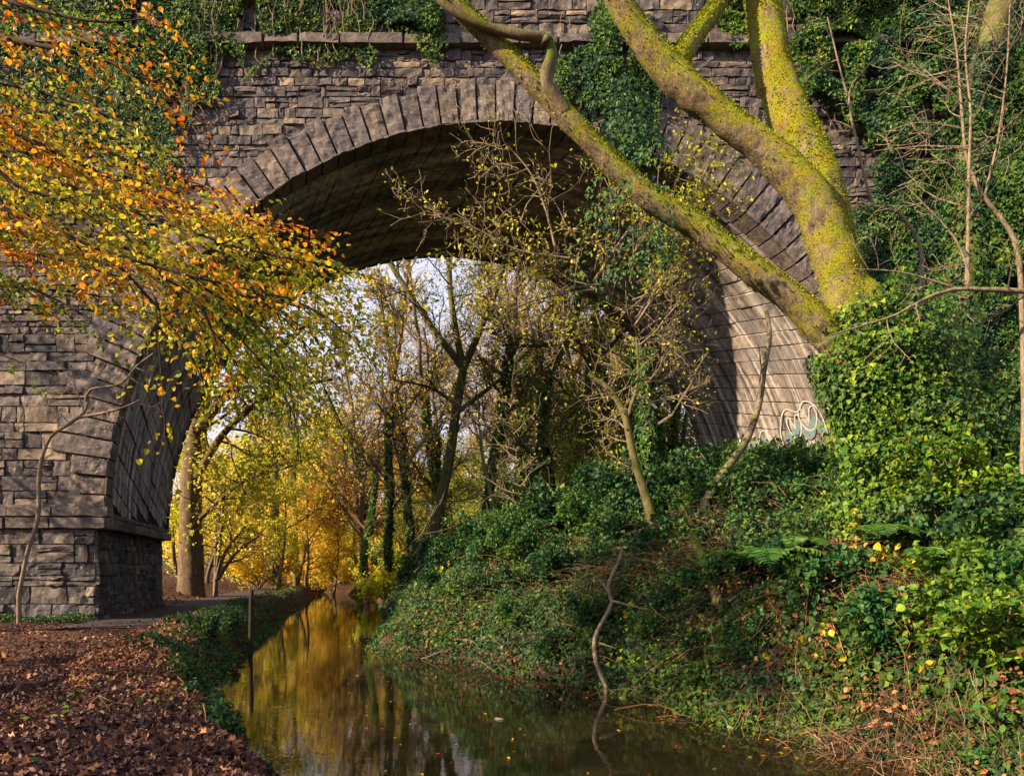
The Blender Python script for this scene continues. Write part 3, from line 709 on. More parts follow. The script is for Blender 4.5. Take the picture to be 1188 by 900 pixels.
def big_tree(M):
    rng = np.random.default_rng(21)
    gx, gy = P(1030, 600, 8.6)[0], 8.6; base = A(gx, gy, hz(gx, gy)-.3)
    root = empty('leaning_tree', base, 'huge mossy sycamore with three thick leaning limbs crossing in front of the arch', 'tree')
    def W(l, x): return [tuple(p) for p in l]
    mb = MB()
    tr = [base]+[P(x, y, Y) for x, y, Y in ((1056,560,8.6),(1042,470,8.6),(1016,390,8.6),(990,345,8.57),(982,322,8.56))]
    p, r = resample(tr, [.62,.52,.44,.38,.30,.20], .05); tube(mb, p, r, 36, .10, 2.0, seed=1)
    mb.build('trunk', M['bark_moss'], root, smooth=True)
    limbs = {
     'a': ([(1010,455,8.6),(955,385,8.5),(905,335,8.4),(860,300,8.35),(805,265,8.3),(745,225,8.2),(700,180,8.1),(655,135,8.0),(600,80,7.9),(550,30,7.8),(505,-20,7.7),(455,-90,7.6),(400,-190,7.5)], [29,26,23,21,19.5,18,17.5,17,16,15,14,13,10]),
     'b': ([(1004,400,8.6),(985,345,8.55),(964,280,8.5),(935,218,8.45),(888,172,8.4),(834,130,8.35),(785,88,8.3),(748,46,8.2),(722,5,8.1),(700,-40,8.0),(660,-130,7.9)], [40,37,34,31,26,24,27,22,20,18,13]),
     'c': ([(978,320,8.62),(946,205,8.75),(918,145,8.85),(898,95,8.9),(890,45,8.9),(886,0,8.9),(884,-60,8.9),(895,-170,8.9)], [34,35,33,30,28,27.5,27,20]),
     'd': ([(782,86,8.3),(796,62,8.4),(815,35,8.5),(835,5,8.6),(850,-40,8.7),(870,-130,8.8)], [22,17,15,14,13,10]),
    }
    for k, (pts, rp) in limbs.items():
        w = [P(*q) for q in pts]; r = [a*.68/F*q[2] for a, q in zip(rp, pts)]
        p, r = resample(w, r, .035); mb = MB()
        p = p+np.stack([fbm(p, 1.1, 2, 60+ord(k)), p[:, 0]*0, fbm(p, 1.1, 2, 70+ord(k))], 1)*.07
        for kn in range(7):          # knots and old branch collars swell the limb here and there
            c0 = rng.integers(10, len(p)-10); r = r*(1+.07*np.exp(-((np.arange(len(p))-c0)/4.0)**2)*rng.random())
        tube(mb, p, r, 48, .085, 7.0, seed=ord(k))
        # moss fringe: short tufts standing on the upper side
        n = int(len(p)*95); i = rng.integers(1, len(p)-1, n); T = p[i+1]-p[i-1]; T /= np.linalg.norm(T, axis=1)[:, None]
        s = A(0, 0, 1)+rng.normal(0, .42, (n, 3)); s -= T*np.sum(s*T, 1)[:, None]; s /= np.linalg.norm(s, axis=1)[:, None]
        o = mb.build('limb', M['bark_moss'], root, smooth=True)
        mf = MB(); leaves(mf, p[i]+s*(r[i]*.98)[:, None], s+rng.normal(0, .5, (n, 3)), rng.normal(0, 1, (n, 3)), rng.uniform(.012, .034, n), 'dia')
        mf.build('moss', M['moss_tuft'], o, loc=False) if False else None
        mm = MB(); mm.v = [v-np.array(root.location) for v in mf.v]; mm.q = mf.q; mm.uv = mf.uv; mm.n = mf.n
        mm.build('moss', M['moss_tuft'], o, loc=False)
    # crooked dead side branch and its knuckle
    mb = MB(); p, r = px_path([(655,130,7.95),(634,96,7.85),(640,66,7.8),(634,46,7.75),(612,42,7.7),(580,36,7.7),(545,24,7.65),(510,0,7.6),(490,-30,7.6)], 8, 3.5, .05); r[:int(len(r)*.3)] *= 1.1
    tube(mb, p, r, 10, .16, 6, seed=3)
    p, r = px_path([(634,50,7.75),(630,40,7.72)], 9, 4, .03); tube(mb, p, r, 10, .1, 6, cap=True)
    mb.build('branch', M['bark_mossy2'], root, smooth=True)
    # twigs above the frame so the tree goes on
    sk = Sk()
    for st, d in ((P(400,-190,7.5), A(-.6,0,.8)), (P(660,-130,7.9), A(-.4,-.2,.9)), (P(895,-170,8.9), A(.1,.1,1)), (P(870,-130,8.8), A(.4,0,.9))):
        grow(sk, st, d, 3.0, .10, 0, 3, rng, .14, .05, (4, 6), .6, .8, .1)
    mb = MB(); sk.mesh(mb); mb.build('upper_branches', M['bark_mossy2'], root)
    mb = MB(); leafout(mb, sk, 1, .11, 'ivy', rng); mb.build('crown', M['gold_beech'], root)
    # ivy round the trunk foot and the lower limb
    mb = MB()
    def shell(path, rad, n, t0, t1, size, thick, zb=1.0):
        path, rad = resample(path, rad, .05); t = rng.uniform(t0, t1, n)*(len(path)-2); i = t.astype(int); f = (t-i)[:, None]
        c = path[i]*(1-f)+path[i+1]*f; T = path[i+1]-path[i]; T /= np.linalg.norm(T, axis=1)[:, None]
        s = rng.normal(0, 1, (n, 3)); s[:, 1] -= .3; s -= T*np.sum(s*T, 1)[:, None]; s /= np.linalg.norm(s, axis=1)[:, None]
        th = thick*(.45+.9*np.clip(fbm(c+s*.4, 2.2, 2, 3)+.35, 0, 1.4)); w = rad[i]+.02+th*(1-rng.random(n)**2*.9)
        k = rng.random(n) < np.clip(1.15-(t/(len(path)-2)-t0)/(t1-t0)*.7, .2, 1)
        pos = (c+s*w[:, None])[k]; s = s[k]; m = len(pos)
        leaves(mb, pos, A(0, 0, -1)+s*.35+rng.normal(0, .4, (m, 3)), s+A(0, -.2, .4)+rng.normal(0, .3, (m, 3)), size*(.55+.75*rng.random(m)), 'ivy')
    tr2 = [base+A(.1, 0, -.1)]+tr[1:]
    shell(tr2, [.70,.52,.44,.40,.38,.33], 21000, 0, .93, .056, .24)
    shell([P(1012,470,8.5), P(980,415,8.45), P(950,378,8.4)], [.34,.28,.25], 3000, 0, .85, .055, .16)
    shell([P(1085,640,8.3), P(1075,540,8.4), P(1060,440,8.6), P(1035,350,8.7)], [.55,.5,.4,.25], 11000, 0, 1, .062, .4)
    mb.build('ivy', M['ivy_mid'], root)
    mb = MB(); shell([q+A(-.12,-.1,0) for q in tr2], [.74,.58,.48,.44,.40,.33], 4200, .1, .93, .058, .27); shell([P(1015,540,8.2), P(1005,440,8.3), P(985,370,8.3)], [.25,.25,.15], 1500, 0, 1, .06, .22); mb.build('ivy', M['ivy_bright'], root)  # brighter leaves towards the sun put sunlight into the ivy colour
    mb = MB()
    shell([P(735,330,8.3), P(730,290,8.25), P(745,235,8.2), P(725,200,8.15)], [.25,.25,.2,.2], 1100, 0, 1, .055, .55)
    shell([P(745,190,8.5), P(715,150,8.4), P(700,110,8.4)], [.2,.22,.15], 1500, 0, 1, .055, .25)
    mb.build('ivy', M['ivy_dark'], root)

def beech(M):
    rng = np.random.default_rng(8)
    base = A(-7.4, 5.6, hz(-7.4, 5.6)-.1)
    root = empty('beech_tree', base, 'beech at the left edge with layered sprays of orange and gold leaves over the towpath', 'tree')
    mb = MB(); p, r = resample([base, base+A(.1,0,2), base+A(.1,.1,4), base+A(-.1,.3,7), base+A(-.2,.3,10.5)], [.40,.30,.26,.22,.12], .1); tube(mb, p, r, 20, .06, 2)
    mb.build('trunk', M['bark_grey'], root, smooth=True); tp = p
    def spray(pts, rpx, leafmat, leaf, dens, side, L, droop=-.18, n_side=None, kind='beech', skip=0):
        w = [P(*q) for q in pts]
        if w[0][0] < -4.0:
            j = np.argmin(np.abs(tp[:, 2]-(w[0][2]-.8))); w = [tp[j]]+w
        pp, rr = resample(w, np.linspace(rpx, .004, len(w)), .07)
        mb = MB(); tube(mb, pp, rr, 7); lp = []; ld = []
        n = len(pp)-1; cnt = n_side or int(n*side*1.4); leaf *= .84
        for c in range(cnt):
            t = skip*n+(1-skip)*n*(c+rng.random()*.6)/cnt; i = min(int(t), n-1); q = pp[i]; T = pp[i+1]-pp[i]; T /= np.linalg.norm(T)
            sd = 1 if c % 2 else -1; hside = np.cross(T, A(0, 0, 1)); hside /= np.linalg.norm(hside)+1e-9
            d = T*.75+hside*sd*(.8+.2*rng.normal())+A(0, 0, droop+rng.normal(0, .16)); l = L*(.5+.7*rng.random())*(1-.45*t/n)
            m = max(4, int(l/.09)); tw = [q]; dd = d/np.linalg.norm(d)
            for s in range(m): dd = dd+rng.normal(0, .12, 3)+A(0, 0, -.025); dd /= np.linalg.norm(dd); tw.append(tw[-1]+dd*l/m)
            tw = np.array(tw); tube(mb, tw, np.linspace(.006, .0018, len(tw)), 3)
            for s in range(1, len(tw)):
                if rng.random() < .92:
                    # side twiglet with alternate leaves
                    e = np.cross(tw[s]-tw[s-1], A(0, 0, 1)); e /= np.linalg.norm(e)+1e-9
                    dl_ = (tw[s]-tw[s-1])/np.linalg.norm(tw[s]-tw[s-1])*.8+e*(1 if s % 2 else -1)*.8+A(0, 0, rng.normal(-.05, .1)); ll = rng.uniform(.12, .34)
                    u = np.linspace(.25, 1, max(2, int(ll/.055*dens)))[:, None]; lp.append(tw[s]+dl_*ll*u); ld.append(dl_+e*.5*np.where(np.arange(len(u)) % 2, 1, -1)[:, None])
                lp.append(tw[s][None]); ld.append((dd+rng.normal(0, .4, 3))[None])
        o = mb.build('branch', M['dark_wood'], root, smooth=True)
        P_ = np.concatenate(lp); D_ = np.concatenate(ld); N = len(P_)
        mb = MB(); leaves(mb, P_+rng.normal(0, .012, (N, 3)), D_+rng.normal(0, .35, (N, 3))+A(0, 0, -.12), A(0, 0, 1)+rng.normal(0, .38, (N, 3)), leaf*(.6+.6*rng.random(N)), kind)
        mm = MB(); mm.v = [v-np.array(root.location) for v in mb.v]; mm.q = mb.q; mm.uv = mb.uv; mm.n = mb.n
        mm.build('foliage', M[leafmat], o, loc=False)
    O, Gd, Gr = 'orange_beech', 'gold_beech', 'green_beech'
    spray([(-80,120,6.2),(40,165,6),(150,215,5.8),(260,250,5.6),(345,262,5.5)], .035, O, .075, 1.15, .42, 1.0)
    spray([(-80,170,5.6),(60,210,5.5),(170,250,5.4),(290,290,5.3),(415,312,5.3)], .035, Gd, .072, 1.2, .48, 1.0)
    spray([(-90,215,4.8),(20,250,4.8),(120,290,4.8),(220,320,4.8),(330,345,4.9)], .03, O, .072, 1.1, .45, .8)
    spray([(-90,150,7.4),(60,185,7.2),(180,235,7),(290,270,6.8),(370,300,6.7)], .04, Gd, .08, 1.2, .5, 1.2)
    spray([(-90,225,6.8),(40,255,6.6),(140,285,6.4),(240,330,6.2),(330,352,6.2),(420,372,6.2)], .035, Gd, .072, 1.2, .46, 1.0)
    spray([(-90,30,6.5),(30,50,6.2),(120,70,6),(205,110,5.9),(245,150,5.9)], .03, O, .075, 1.0, .30, .8)
    spray([(-90,70,5.4),(0,95,5.4),(90,120,5.4),(180,160,5.4)], .03, Gd, .072, 1.0, .36, .8)
    spray([(-80,-20,5.6),(20,5,5.4),(110,25,5.3),(190,20,5.3)], .03, O, .075, 1.0, .30, .7)
    spray([(-80,-40,7.6),(60,10,7.4),(160,40,7.3)], .03, Gr, .075, 1.1, .4, .9)
    spray([(-90,190,5.0),(30,220,5.0),(110,245,5.0),(190,290,5.0)], .025, Gd, .07, 1.1, .45, .8)
    spray([(-90,120,6.8),(60,150,6.6),(170,195,6.4),(270,225,6.4)], .03, O, .072, 1.1, .45, .9)
    spray([(-90,250,7.6),(60,280,7.4),(180,305,7.2),(300,325,7.0),(380,345,7.0)], .03, Gd, .075, 1.2, .48, 1.1)
    spray([(-90,270,5.6),(20,290,5.6),(100,310,5.6),(170,330,5.6)], .02, O, .07, 1.1, .45, .7)
    spray([(-90,100,8.0),(60,120,7.8),(160,140,7.6)], .03, Gr, .075, 1.1, .4, 1.0)
    spray([(200,300,6.0),(270,335,6.0),(330,370,6.1),(370,420,6.2)], .015, Gd, .07, 1.1, .45, .7, -.25)
    spray([(150,300,5.6),(210,345,5.5),(260,400,5.5),(290,450,5.5)], .014, 'yg_beech', .068, 1.1, .42, .7, -.35)
    spray([(210,330,6.4),(270,385,6.4),(310,430,6.4),(340,480,6.5),(350,540,6.5)], .014, 'yg_beech', .070, 1.1, .45, .8, -.4)
    spray([(250,345,7.2),(320,390,7.2),(370,440,7.2),(400,500,7.2)], .014, 'yg_beech', .072, 1.1, .45, .9, -.35)
    spray([(140,310,5.0),(185,360,5.0),(220,410,5.0),(240,455,5.0)], .012, Gd, .066, 1.0, .38, .6, -.35)
    spray([(280,330,6.6),(345,350,6.6),(400,385,6.6),(440,430,6.6)], .014, Gd, .068, 1.1, .45, .8, -.3)
    spray([(-90,330,7.0),(40,335,7.0),(120,345,7.0),(190,370,7.0)], .02, Gd, .07, 1.0, .45, .8)
    spray([(-80,300,5.2),(0,320,5.2),(60,345,5.2),(105,370,5.2)], .02, Gr, .066, 1.1, .45, .5)
    spray([(-80,395,4.4),(-20,405,4.4),(25,420,4.4)], .012, Gr, .06, 1.0, .3, .3)
    # hanging curtain below the tip of the long branch
    spray([(185,318,4.9),(230,350,4.9),(250,395,4.9),(262,430,4.9)], .012, O, .07, 1.1, .42, .5, -.5)
    spray([(180,345,4.7),(186,420,4.7),(190,480,4.7),(195,560,4.7)], .006, Gd, .068, .8, .16, .22, -.3)
    spray([(230,330,5.4),(290,370,5.4),(330,430,5.5),(345,500,5.6)], .012, Gr, .065, 1.0, .42, .6, -.4)
    spray([(300,340,6.2),(350,380,6.2),(390,410,6.2)], .012, Gd, .065, 1.0, .4, .6, -.2)
    return root

def px_tree(M, name, label, cat, paths, bark, foliage=None, spawn=None, group=None, seed=1, sides=12, root_at=None):
    """paths: list of (pixel points with distance, r0 px, r1 px); first point of the first path stands on the ground"""
    rng = np.random.default_rng(seed)
    x, y, Y = paths[0][0][0]; b = P(x, y, Y); b[2] = min(b[2], hz(b[0], b[1])-.1)
    root = empty(name, b, label, cat, group)
    sk = Sk(); mb = MB()
    for k, (pts, r0, r1) in enumerate(paths):
        p, r = px_path(pts, r0, r1, .12)
        if k == 0: p = np.vstack([b, p]); r = np.concatenate([[r[0]*1.15], r])
        tube(mb, p, r, sides if r[0] > .03 else 6, .08, 2.5, seed=seed+k)
        if spawn:
            s = spawn if isinstance(spawn, dict) else spawn[k]
            if s:
                s = dict(s); along_spawn(sk, p, r, s.pop('k'), s.pop('L'), s.pop('ml'), rng, **s)
    mb.build('trunk', M[bark], root, smooth=True)
    if sk.tubes:
        mb = MB(); sk.mesh(mb, minr=s_min(Y)); mb.build('branches', M[bark if Y > 20 else 'twig'], root)
    if foliage:
        mat, size, per, kind, frac = foliage
        mb = MB(); leafout(mb, sk, per, size, kind, rng, spread=size*1.2, frac=frac)
        if mb.n: mb.build('crown', M[mat], root)
    return root
def s_min(Y): return .0012+.00022*Y

def beyond(M):
    """trees seen through the arch, nearest first"""
    U = dict
    px_tree(M, 'beech_tree', 'stout grey-trunked beech with yellow-green leaves just beyond the left pier', 'tree',
        [([(222,672,29),(221,600,29),(224,540,29),(232,480,28.6),(240,400,28),(255,330,27.5)], 14, 8), ([(224,560,29),(262,500,27.5),(320,455,26.5),(385,440,26)], 5, 1.5), ([(230,500,28.7),(275,440,27),(330,400,26),(370,360,26)], 6, 2), ([(222,610,29),(280,560,28),(340,540,27.5)], 3, 1), ([(238,430,28),(200,380,27.5),(150,330,27)], 5, 2)],
        'bark_far', ('far_yellowgreen', .17, 2, 'oval', 1.0), [U(k=12, L=3.2, ml=3, t0=.5, leafgap=.20, up=-.01), U(k=12, L=2.6, ml=3, leafgap=.2, up=-.04), U(k=12, L=2.8, ml=3, leafgap=.2, up=-.02), U(k=8, L=2.2, ml=3, leafgap=.2, up=-.06), U(k=6, L=2, ml=3, leafgap=.2)], seed=31)
    px_tree(M, 'ash_tree', 'tall bare forked ash with ivy green lower trunk left of centre beyond the arch', 'tree',
        [([(497,655,27),(506,600,27),(520,540,27),(530,470,27),(538,425,27)], 7, 5), ([(538,428,27),(505,385,27),(478,345,27),(455,310,27),(430,270,27)], 4.5, 2), ([(538,428,27),(528,380,27),(522,330,27),(520,270,27)], 4.5, 2.5), ([(538,428,27),(562,370,27),(580,325,27),(592,270,27)], 4.5, 2.5), ([(530,470,27),(500,450,26.5),(455,440,26)], 2.5, 1), ([(528,480,27),(580,440,27),(620,400,27.5)], 3, 1.2)],
        'bark_mossy2', ('far_olive', .13, 1, 'dia', .55), [U(k=10, L=1.6, ml=2, t0=.25, leafgap=.18), U(k=11, L=1.9, ml=3, leafgap=.25), U(k=11, L=1.8, ml=3, leafgap=.25), U(k=11, L=1.9, ml=3, leafgap=.25), U(k=7, L=1.5, ml=3, leafgap=.22), U(k=8, L=1.5, ml=3, leafgap=.22)], seed=32)
    px_tree(M, 'oak_tree', 'dark rough trunk rising straight in the middle of the arch, leaning a little left', 'tree',
        [([(662,640,23.6),(662,560,23.6),(655,480,23.6),(640,400,23.6),(622,340,23.6),(608,270,23.6)], 12, 6), ([(645,420,23.6),(668,370,23.6),(672,320,23.6),(668,260,23.6)], 4.5, 2.5), ([(655,470,25),(610,440,25),(570,430,25)], 2.5, 1), ([(640,400,25),(600,400,24.5),(560,380,24)], 2.5, 1)],
        'bark_mossy2', ('far_olive', .12, 1, 'dia', .6), [U(k=16, L=1.7, ml=3, t0=.25, leafgap=.2), U(k=10, L=1.4, ml=3, leafgap=.2), U(k=7, L=1.2, ml=3, leafgap=.2), U(k=6, L=1.2, ml=3, leafgap=.2)], seed=33)
    px_tree(M, 'oak_tree', 'second dark trunk close right of the middle one, forking high under the arch', 'tree',
        [([(690,640,25),(688,580,25),(684,500,25),(682,440,25),(678,380,25),(684,330,25),(700,270,25)], 9, 4), ([(682,420,25),(660,370,25),(652,320,25)], 3, 1.5), ([(682,440,25),(710,400,25),(740,370,25)], 3, 1.5)],
        'bark_mossy2', ('far_gold', .12, 1, 'dia', .4), [U(k=14, L=1.8, ml=3, t0=.25, leafgap=.2), U(k=8, L=1.3, ml=3), U(k=8, L=1.2, ml=3)], seed=34)
    px_tree(M, 'alder_tree', 'slim dark ivy-wrapped tree at the water where the canal narrows', 'tree',
        [([(484,690,19),(478,640,19),(475,590,19),(468,530,19),(460,480,19),(470,420,19)], 6, 2), ([(474,580,19),(440,540,19),(405,510,19)], 2, .8), ([(470,540,19),(500,500,19),(520,470,19)], 2, .8)],
        'bark_mossy2', ('far_olive', .09, 1, 'dia', .5), [U(k=14, L=1.1, ml=2, t0=.1, leafgap=.12), U(k=8, L=.8, ml=2, leafgap=.12), U(k=8, L=.8, ml=2, leafgap=.12)], seed=35)
    # thin stems standing on the far part of the right bank
    for i, (x0, y0, x1, y1, Y, r, lab) in enumerate(((583,690,603,560,17,3,'thin bare stem rising from the bank, left of a close pair'), (612,680,598,520,16,3,'thin stem crossing its neighbour on the bank below the middle trunk'), (575,640,560,530,20,4,'dark short trunk with hanging twigs left of the middle trunk'), (690,640,705,500,19,4,'slender olive sapling right of the dark middle trunks'))):
        px_tree(M, 'sapling', lab, 'sapling', [([(x0,y0,Y),((x0+x1)/2+4,(y0+y1)/2,Y),(x1,y1,Y),(x1-6,y1-70,Y)], r, .8)], 'bark_mossy2', ('far_olive', .08, 1, 'dia', .5), U(k=14, L=1.0, ml=2, t0=.15, leafgap=.1), seed=50+i)
    # ivy pillar on the right and its bare upper stem
    r = px_tree(M, 'ivy_covered_tree', 'tree trunk wrapped in dark ivy like a pillar below the right haunch of the arch', 'tree',
        [([(757,650,14),(755,560,14),(750,480,14),(745,420,14),(735,360,14),(728,300,14)], 9, 3.5)], 'bark_mossy2', ('twig_leaf', .06, 1, 'oval', .5), U(k=10, L=1.2, ml=3, t0=.5, leafgap=.1), seed=41)
    mb = MB(); n = 5200; rng = np.random.default_rng(4); t = rng.random(n); c = np.stack([np.interp(t, [0,.5,1], [P(757,640,14)[0], P(752,520,14)[0], P(745,415,14)[0]]), np.full(n, 14.), np.interp(t, [0, 1], [P(0,640,14)[2], P(0,405,14)[2]])], 1)
    a = rng.random(n)*6.283; s = np.stack([np.cos(a), np.sin(a), np.zeros(n)], 1); w = (.22+.22*np.clip(fbm(c+s, 1.6, 2, 7)+.3, 0, 1))*(1.1-.35*t)
    leaves(mb, c+s*(w*(1-.5*rng.random(n)**2))[:, None], A(0,0,-1)+s*.4+rng.normal(0, .4, (n, 3)), s+A(0,0,.4)+rng.normal(0, .3, (n, 3)), .085*(.6+.7*rng.random(n)), 'ivy'); mb.build('ivy', M['ivy_dark'], r)
    px_tree(M, 'hazel_tree', 'mossy curved stem arching left out of the bank beside the ivy pillar', 'tree',
        [([(762,625,12),(752,585,12),(735,530,12),(724,480,12),(705,450,12),(682,434,12)], 6.5, 2.5), ([(726,490,12),(740,440,12),(738,390,12)], 2.5, 1)], 'bark_mossy2', ('twig_leaf', .055, 1, 'oval', .8), [U(k=9, L=.8, ml=2, t0=.4, leafgap=.07), U(k=6, L=.7, ml=2, leafgap=.07)], seed=42)
    # the spindly yellow-leaved tree in front of the crown of the arch
    px_tree(M, 'spindle_tree', 'spindly tangled tree with tiny yellow-green leaves hanging before the top of the arch', 'tree',
        [([(775,650,10.9),(768,560,10.7),(760,460,10.4),(735,380,10.2),(690,325,10.1),(645,290,10),(610,262,10),(575,235,10)], 3.6, 1.5), ([(645,290,10),(632,240,10),(615,200,10),(590,170,10)], 1.6, .6), ([(690,325,10.1),(720,280,10),(745,250,10),(790,235,10)], 1.8, .7), ([(660,300,10),(600,290,9.9),(545,262,9.8),(500,250,9.8)], 1.6, .6), ([(735,380,10.2),(770,330,10),(810,290,10),(845,262,10)], 1.5, .5), ([(700,335,10.1),(660,340,10),(615,350,9.9),(580,365,9.9)], 1.5, .6)],
        'twig', ('twig_leaf', .055, 1, 'oval', 1.0), [U(k=16, L=1.3, ml=3, t0=.35, leafgap=.16, wander=.3, nch=(2,5)), U(k=10, L=1.1, ml=3, leafgap=.2, wander=.3, nch=(2,5)), U(k=14, L=1.1, ml=3, leafgap=.055, wander=.28, nch=(3,6)), U(k=10, L=1.0, ml=3, leafgap=.2, wander=.3, nch=(2,5)), U(k=11, L=.8, ml=3, leafgap=.045, wander=.28, nch=(3,5)), U(k=11, L=.95, ml=3, leafgap=.05, wander=.28, nch=(3,6))], seed=43)
    # leaning dead pole in front of the lit soffit
    px_tree(M, 'dead_pole', 'lichen-spotted dead branch leaning up from the bank against the pale soffit stones', 'branch',
        [([(818,580,11),(838,550,11),(866,510,11.2),(880,470,11.3),(886,430,11.3),(893,390,11.3),(889,360,11.3)], 5.5, 2.2), ([(880,470,11.3),(884,440,11.2),(880,400,11.2)], 1.5, .6)], 'bark_grey', None, None, seed=44)
    px_tree(M, 'fallen_log', 'short mossy log lying down the bank with orange rot patches', 'log', [([(832,692,8.9),(818,655,9.1),(803,620,9.3)], 6.5, 5.5)], 'bark_mossy2', None, None, seed=45)
    px_tree(M, 'dead_branch', 'pale crooked dead branch sliding down the bank into the water', 'branch',
        [([(703,795,9.35),(692,770,9.4),(690,740,9.6),(702,715,9.8),(710,698,9.9),(705,680,10),(718,650,10.3),(722,638,10.4)], 2.6, 2.0), ([(711,697,9.9),(735,703,9.7),(755,708,9.6)], 1.6, .7), ([(693,745,9.6),(715,752,9.5)], 1.5, .6), ([(708,690,9.9),(690,668,9.9),(683,690,9.8)], 1.2, .5)], 'twig', None, None, seed=46)
    px_tree(M, 'dead_branch', 'straight pale stick propped on the lower bank with its foot in the water', 'branch',
        [([(857,842,7.4),(880,815,7.4),(900,795,7.4),(917,787,7.4)], 3.2, 2.2)], 'twig', None, None, seed=47)
    # ---- scenery trees further off
    rng = np.random.default_rng(77)
    def proto(name, label, h, r, mat, size, per, kind, frac, seed, leafgap, nch=(5,8), ml=4, group=None, bark='bark_far', up=.03, first=.25, spread=.8):
        rg = np.random.default_rng(seed); sk = Sk(); root = empty(name, (0, 0, 0), label, 'tree', group)
        grow(sk, A(0,0,-.3), A(.03,.02,1), h, r, 0, ml, rg, .06, .04, nch, .5, spread, leafgap, first)
        tr = Sk(); tr.tubes = sk.tubes[:1]; br = Sk(); br.tubes = sk.tubes[1:]
        mb = MB(); tr.mesh(mb, sides=10); mb.build('trunk', M[bark], root, smooth=True, loc=0)
        mb = MB(); br.mesh(mb, minr=.009, sides=4); mb.build('branches', M[bark], root, loc=0)
        mb = MB(); leafout(mb, sk, per, size, kind, rg, spread=size*1.1, frac=frac); mb.build('crown', M[mat], root, loc=0)
        return root
    gold = proto('maple_tree', '', 11, .22, 'far_gold', .22, 3, 'dia', 1, 61, .24, group='golden trees in the wood beyond the arch', first=.12, spread=.95)
    yg = proto('maple_tree', '', 9, .18, 'far_yellowgreen', .20, 3, 'dia', 1, 62, .24, group='yellow-green trees in the wood beyond the arch', first=.12, spread=.95)
    ol = proto('hawthorn_tree', '', 6.5, .14, 'far_olive', .15, 3, 'dia', 1, 63, .2, group='olive undergrowth trees behind the arch', first=.05, spread=1.0)
    bare = proto('birch_tree', '', 14, .20, 'far_gold', .13, 1, 'dia', .35, 64, .3, group='bare trees against the sky beyond the arch', first=.22, spread=.7, up=.07, nch=(7,9))
    slim = empty('ash_tree', (0, 0, 0), '', 'tree', 'slim ivy-clad trees beyond the arch'); rg = np.random.default_rng(66); sk = Sk()
    grow(sk, A(0,0,-.3), A(.08,0,1), 15, .17, 0, 3, rg, .05, .03, (14,16), .26, .75, .3, .25); tr = Sk(); tr.tubes = sk.tubes[:1]; br = Sk(); br.tubes = sk.tubes[1:]
    mb = MB(); tr.mesh(mb, sides=10); mb.build('trunk', M['bark_far'], slim, smooth=True, loc=0); mb = MB(); br.mesh(mb, minr=.008, sides=4); mb.build('branches', M['bark_far'], slim, loc=0)
    mb = MB(); leafout(mb, sk, 1, .12, 'dia', rg, spread=.15, frac=.3); mb.build('crown', M['far_gold'], slim, loc=0)
    pts = sk.tubes[0][0]; n = 5200; t = rg.random(n)**1.4*.62*(len(pts)-2); i = t.astype(int); c = pts[i]+(pts[i+1]-pts[i])*(t-i)[:, None]; a = rg.random(n)*6.283; sd = np.stack([np.cos(a), np.sin(a), a*0], 1); w = .15+.16*np.clip(fbm(c+sd, 1.2, 2, 3)+.2, 0, 1)
    mb = MB(); leaves(mb, c+sd*(w*(1-.4*rg.random(n)))[:, None], A(0,0,-1)+sd*.4+rg.normal(0, .4, (n, 3)), sd+rg.normal(0, .4, (n, 3)), rg.uniform(.07, .15, n), 'ivy'); mb.build('ivy', M['ivy_mid'], slim, loc=0)
    rus = proto('oak_tree', '', 9, .17, 'russet', .2, 1, 'dia', .8, 65, .35, group=None, first=.3)
    def place(pr, spots, label, first=True):
        for i, (x, Y, s, rz) in enumerate(spots):
            o = pr if i == 0 else copy_tree(pr)
            X = (x-594)/F*Y; o.location = (X, Y, hz(X, Y)); o.rotation_euler = (0, 0, rz); o.scale = (s, s, s); o['label'] = label
    place(gold, [(300,50,.85,0),(345,46,.75,1.2),(395,58,1.0,2.5),(440,64,1.05,.6),(255,60,1.1,3),(370,78,1.3,5),(480,80,.9,1.8),(310,90,1.5,2.2),(430,95,1.5,.3),(540,90,1.0,3.9),(600,100,1.1,5.5),(414,50,.6,3.3),(330,58,.9,1),(280,70,1.1,2.7),(355,44,.5,.2),(400,72,1.2,4.4),(455,72,.9,5.7),(470,56,.8,2.4),(520,70,.8,.9),(650,110,1.2,3),(700,95,1.1,4),(240,90,1.5,4.8),(385,44,.45,1.9)], 'golden-leaved tree in the sunlit wood beyond the arch')
    place(yg, [(270,42,.8,.5),(365,66,1.0,2.0),(505,58,.7,3.6),(560,66,1.0,5.1),(240,36,.6,1.4),(640,72,1.1,2.2),(720,60,1.0,.9),(320,38,.6,2.8),(480,46,.7,1.7),(530,52,.6,.1),(600,58,.95,4.4),(410,60,.7,5.8),(670,60,1.0,2.9),(780,56,1.1,3.8),(205,38,.7,.2)], 'yellow-green leaved tree in the wood beyond the arch')
    place(ol, [(560,36,.85,0),(620,34,.8,1.1),(690,31,.85,2.3),(750,29,.9,3.1),(520,44,.8,4.4),(590,50,1.0,5),(670,46,1.1,.4),(760,40,1.2,1.9),(830,32,1.1,2.6),(540,30,.45,2.2),(575,42,1.0,1.5),(650,38,.9,3.6),(715,36,1.0,5.4),(500,38,.6,2.9),(720,26,.6,2.1),(790,27,.9,.3),(470,48,.7,3.3),(625,46,1.1,5.9),], 'olive-leaved undergrowth tree in the shaded wood behind the arch')
    place(bare, [(425,42,1.0,0),(560,50,1.0,2.5),(610,52,1.15,3.4),(660,42,1.0,4.3),(720,46,1.1,5.2),(420,54,1.1,.7),(585,60,1.25,2.0),(690,58,1.3,3.0),(740,56,1.2,2.2)], 'tall nearly bare tree against the pale sky beyond the arch')
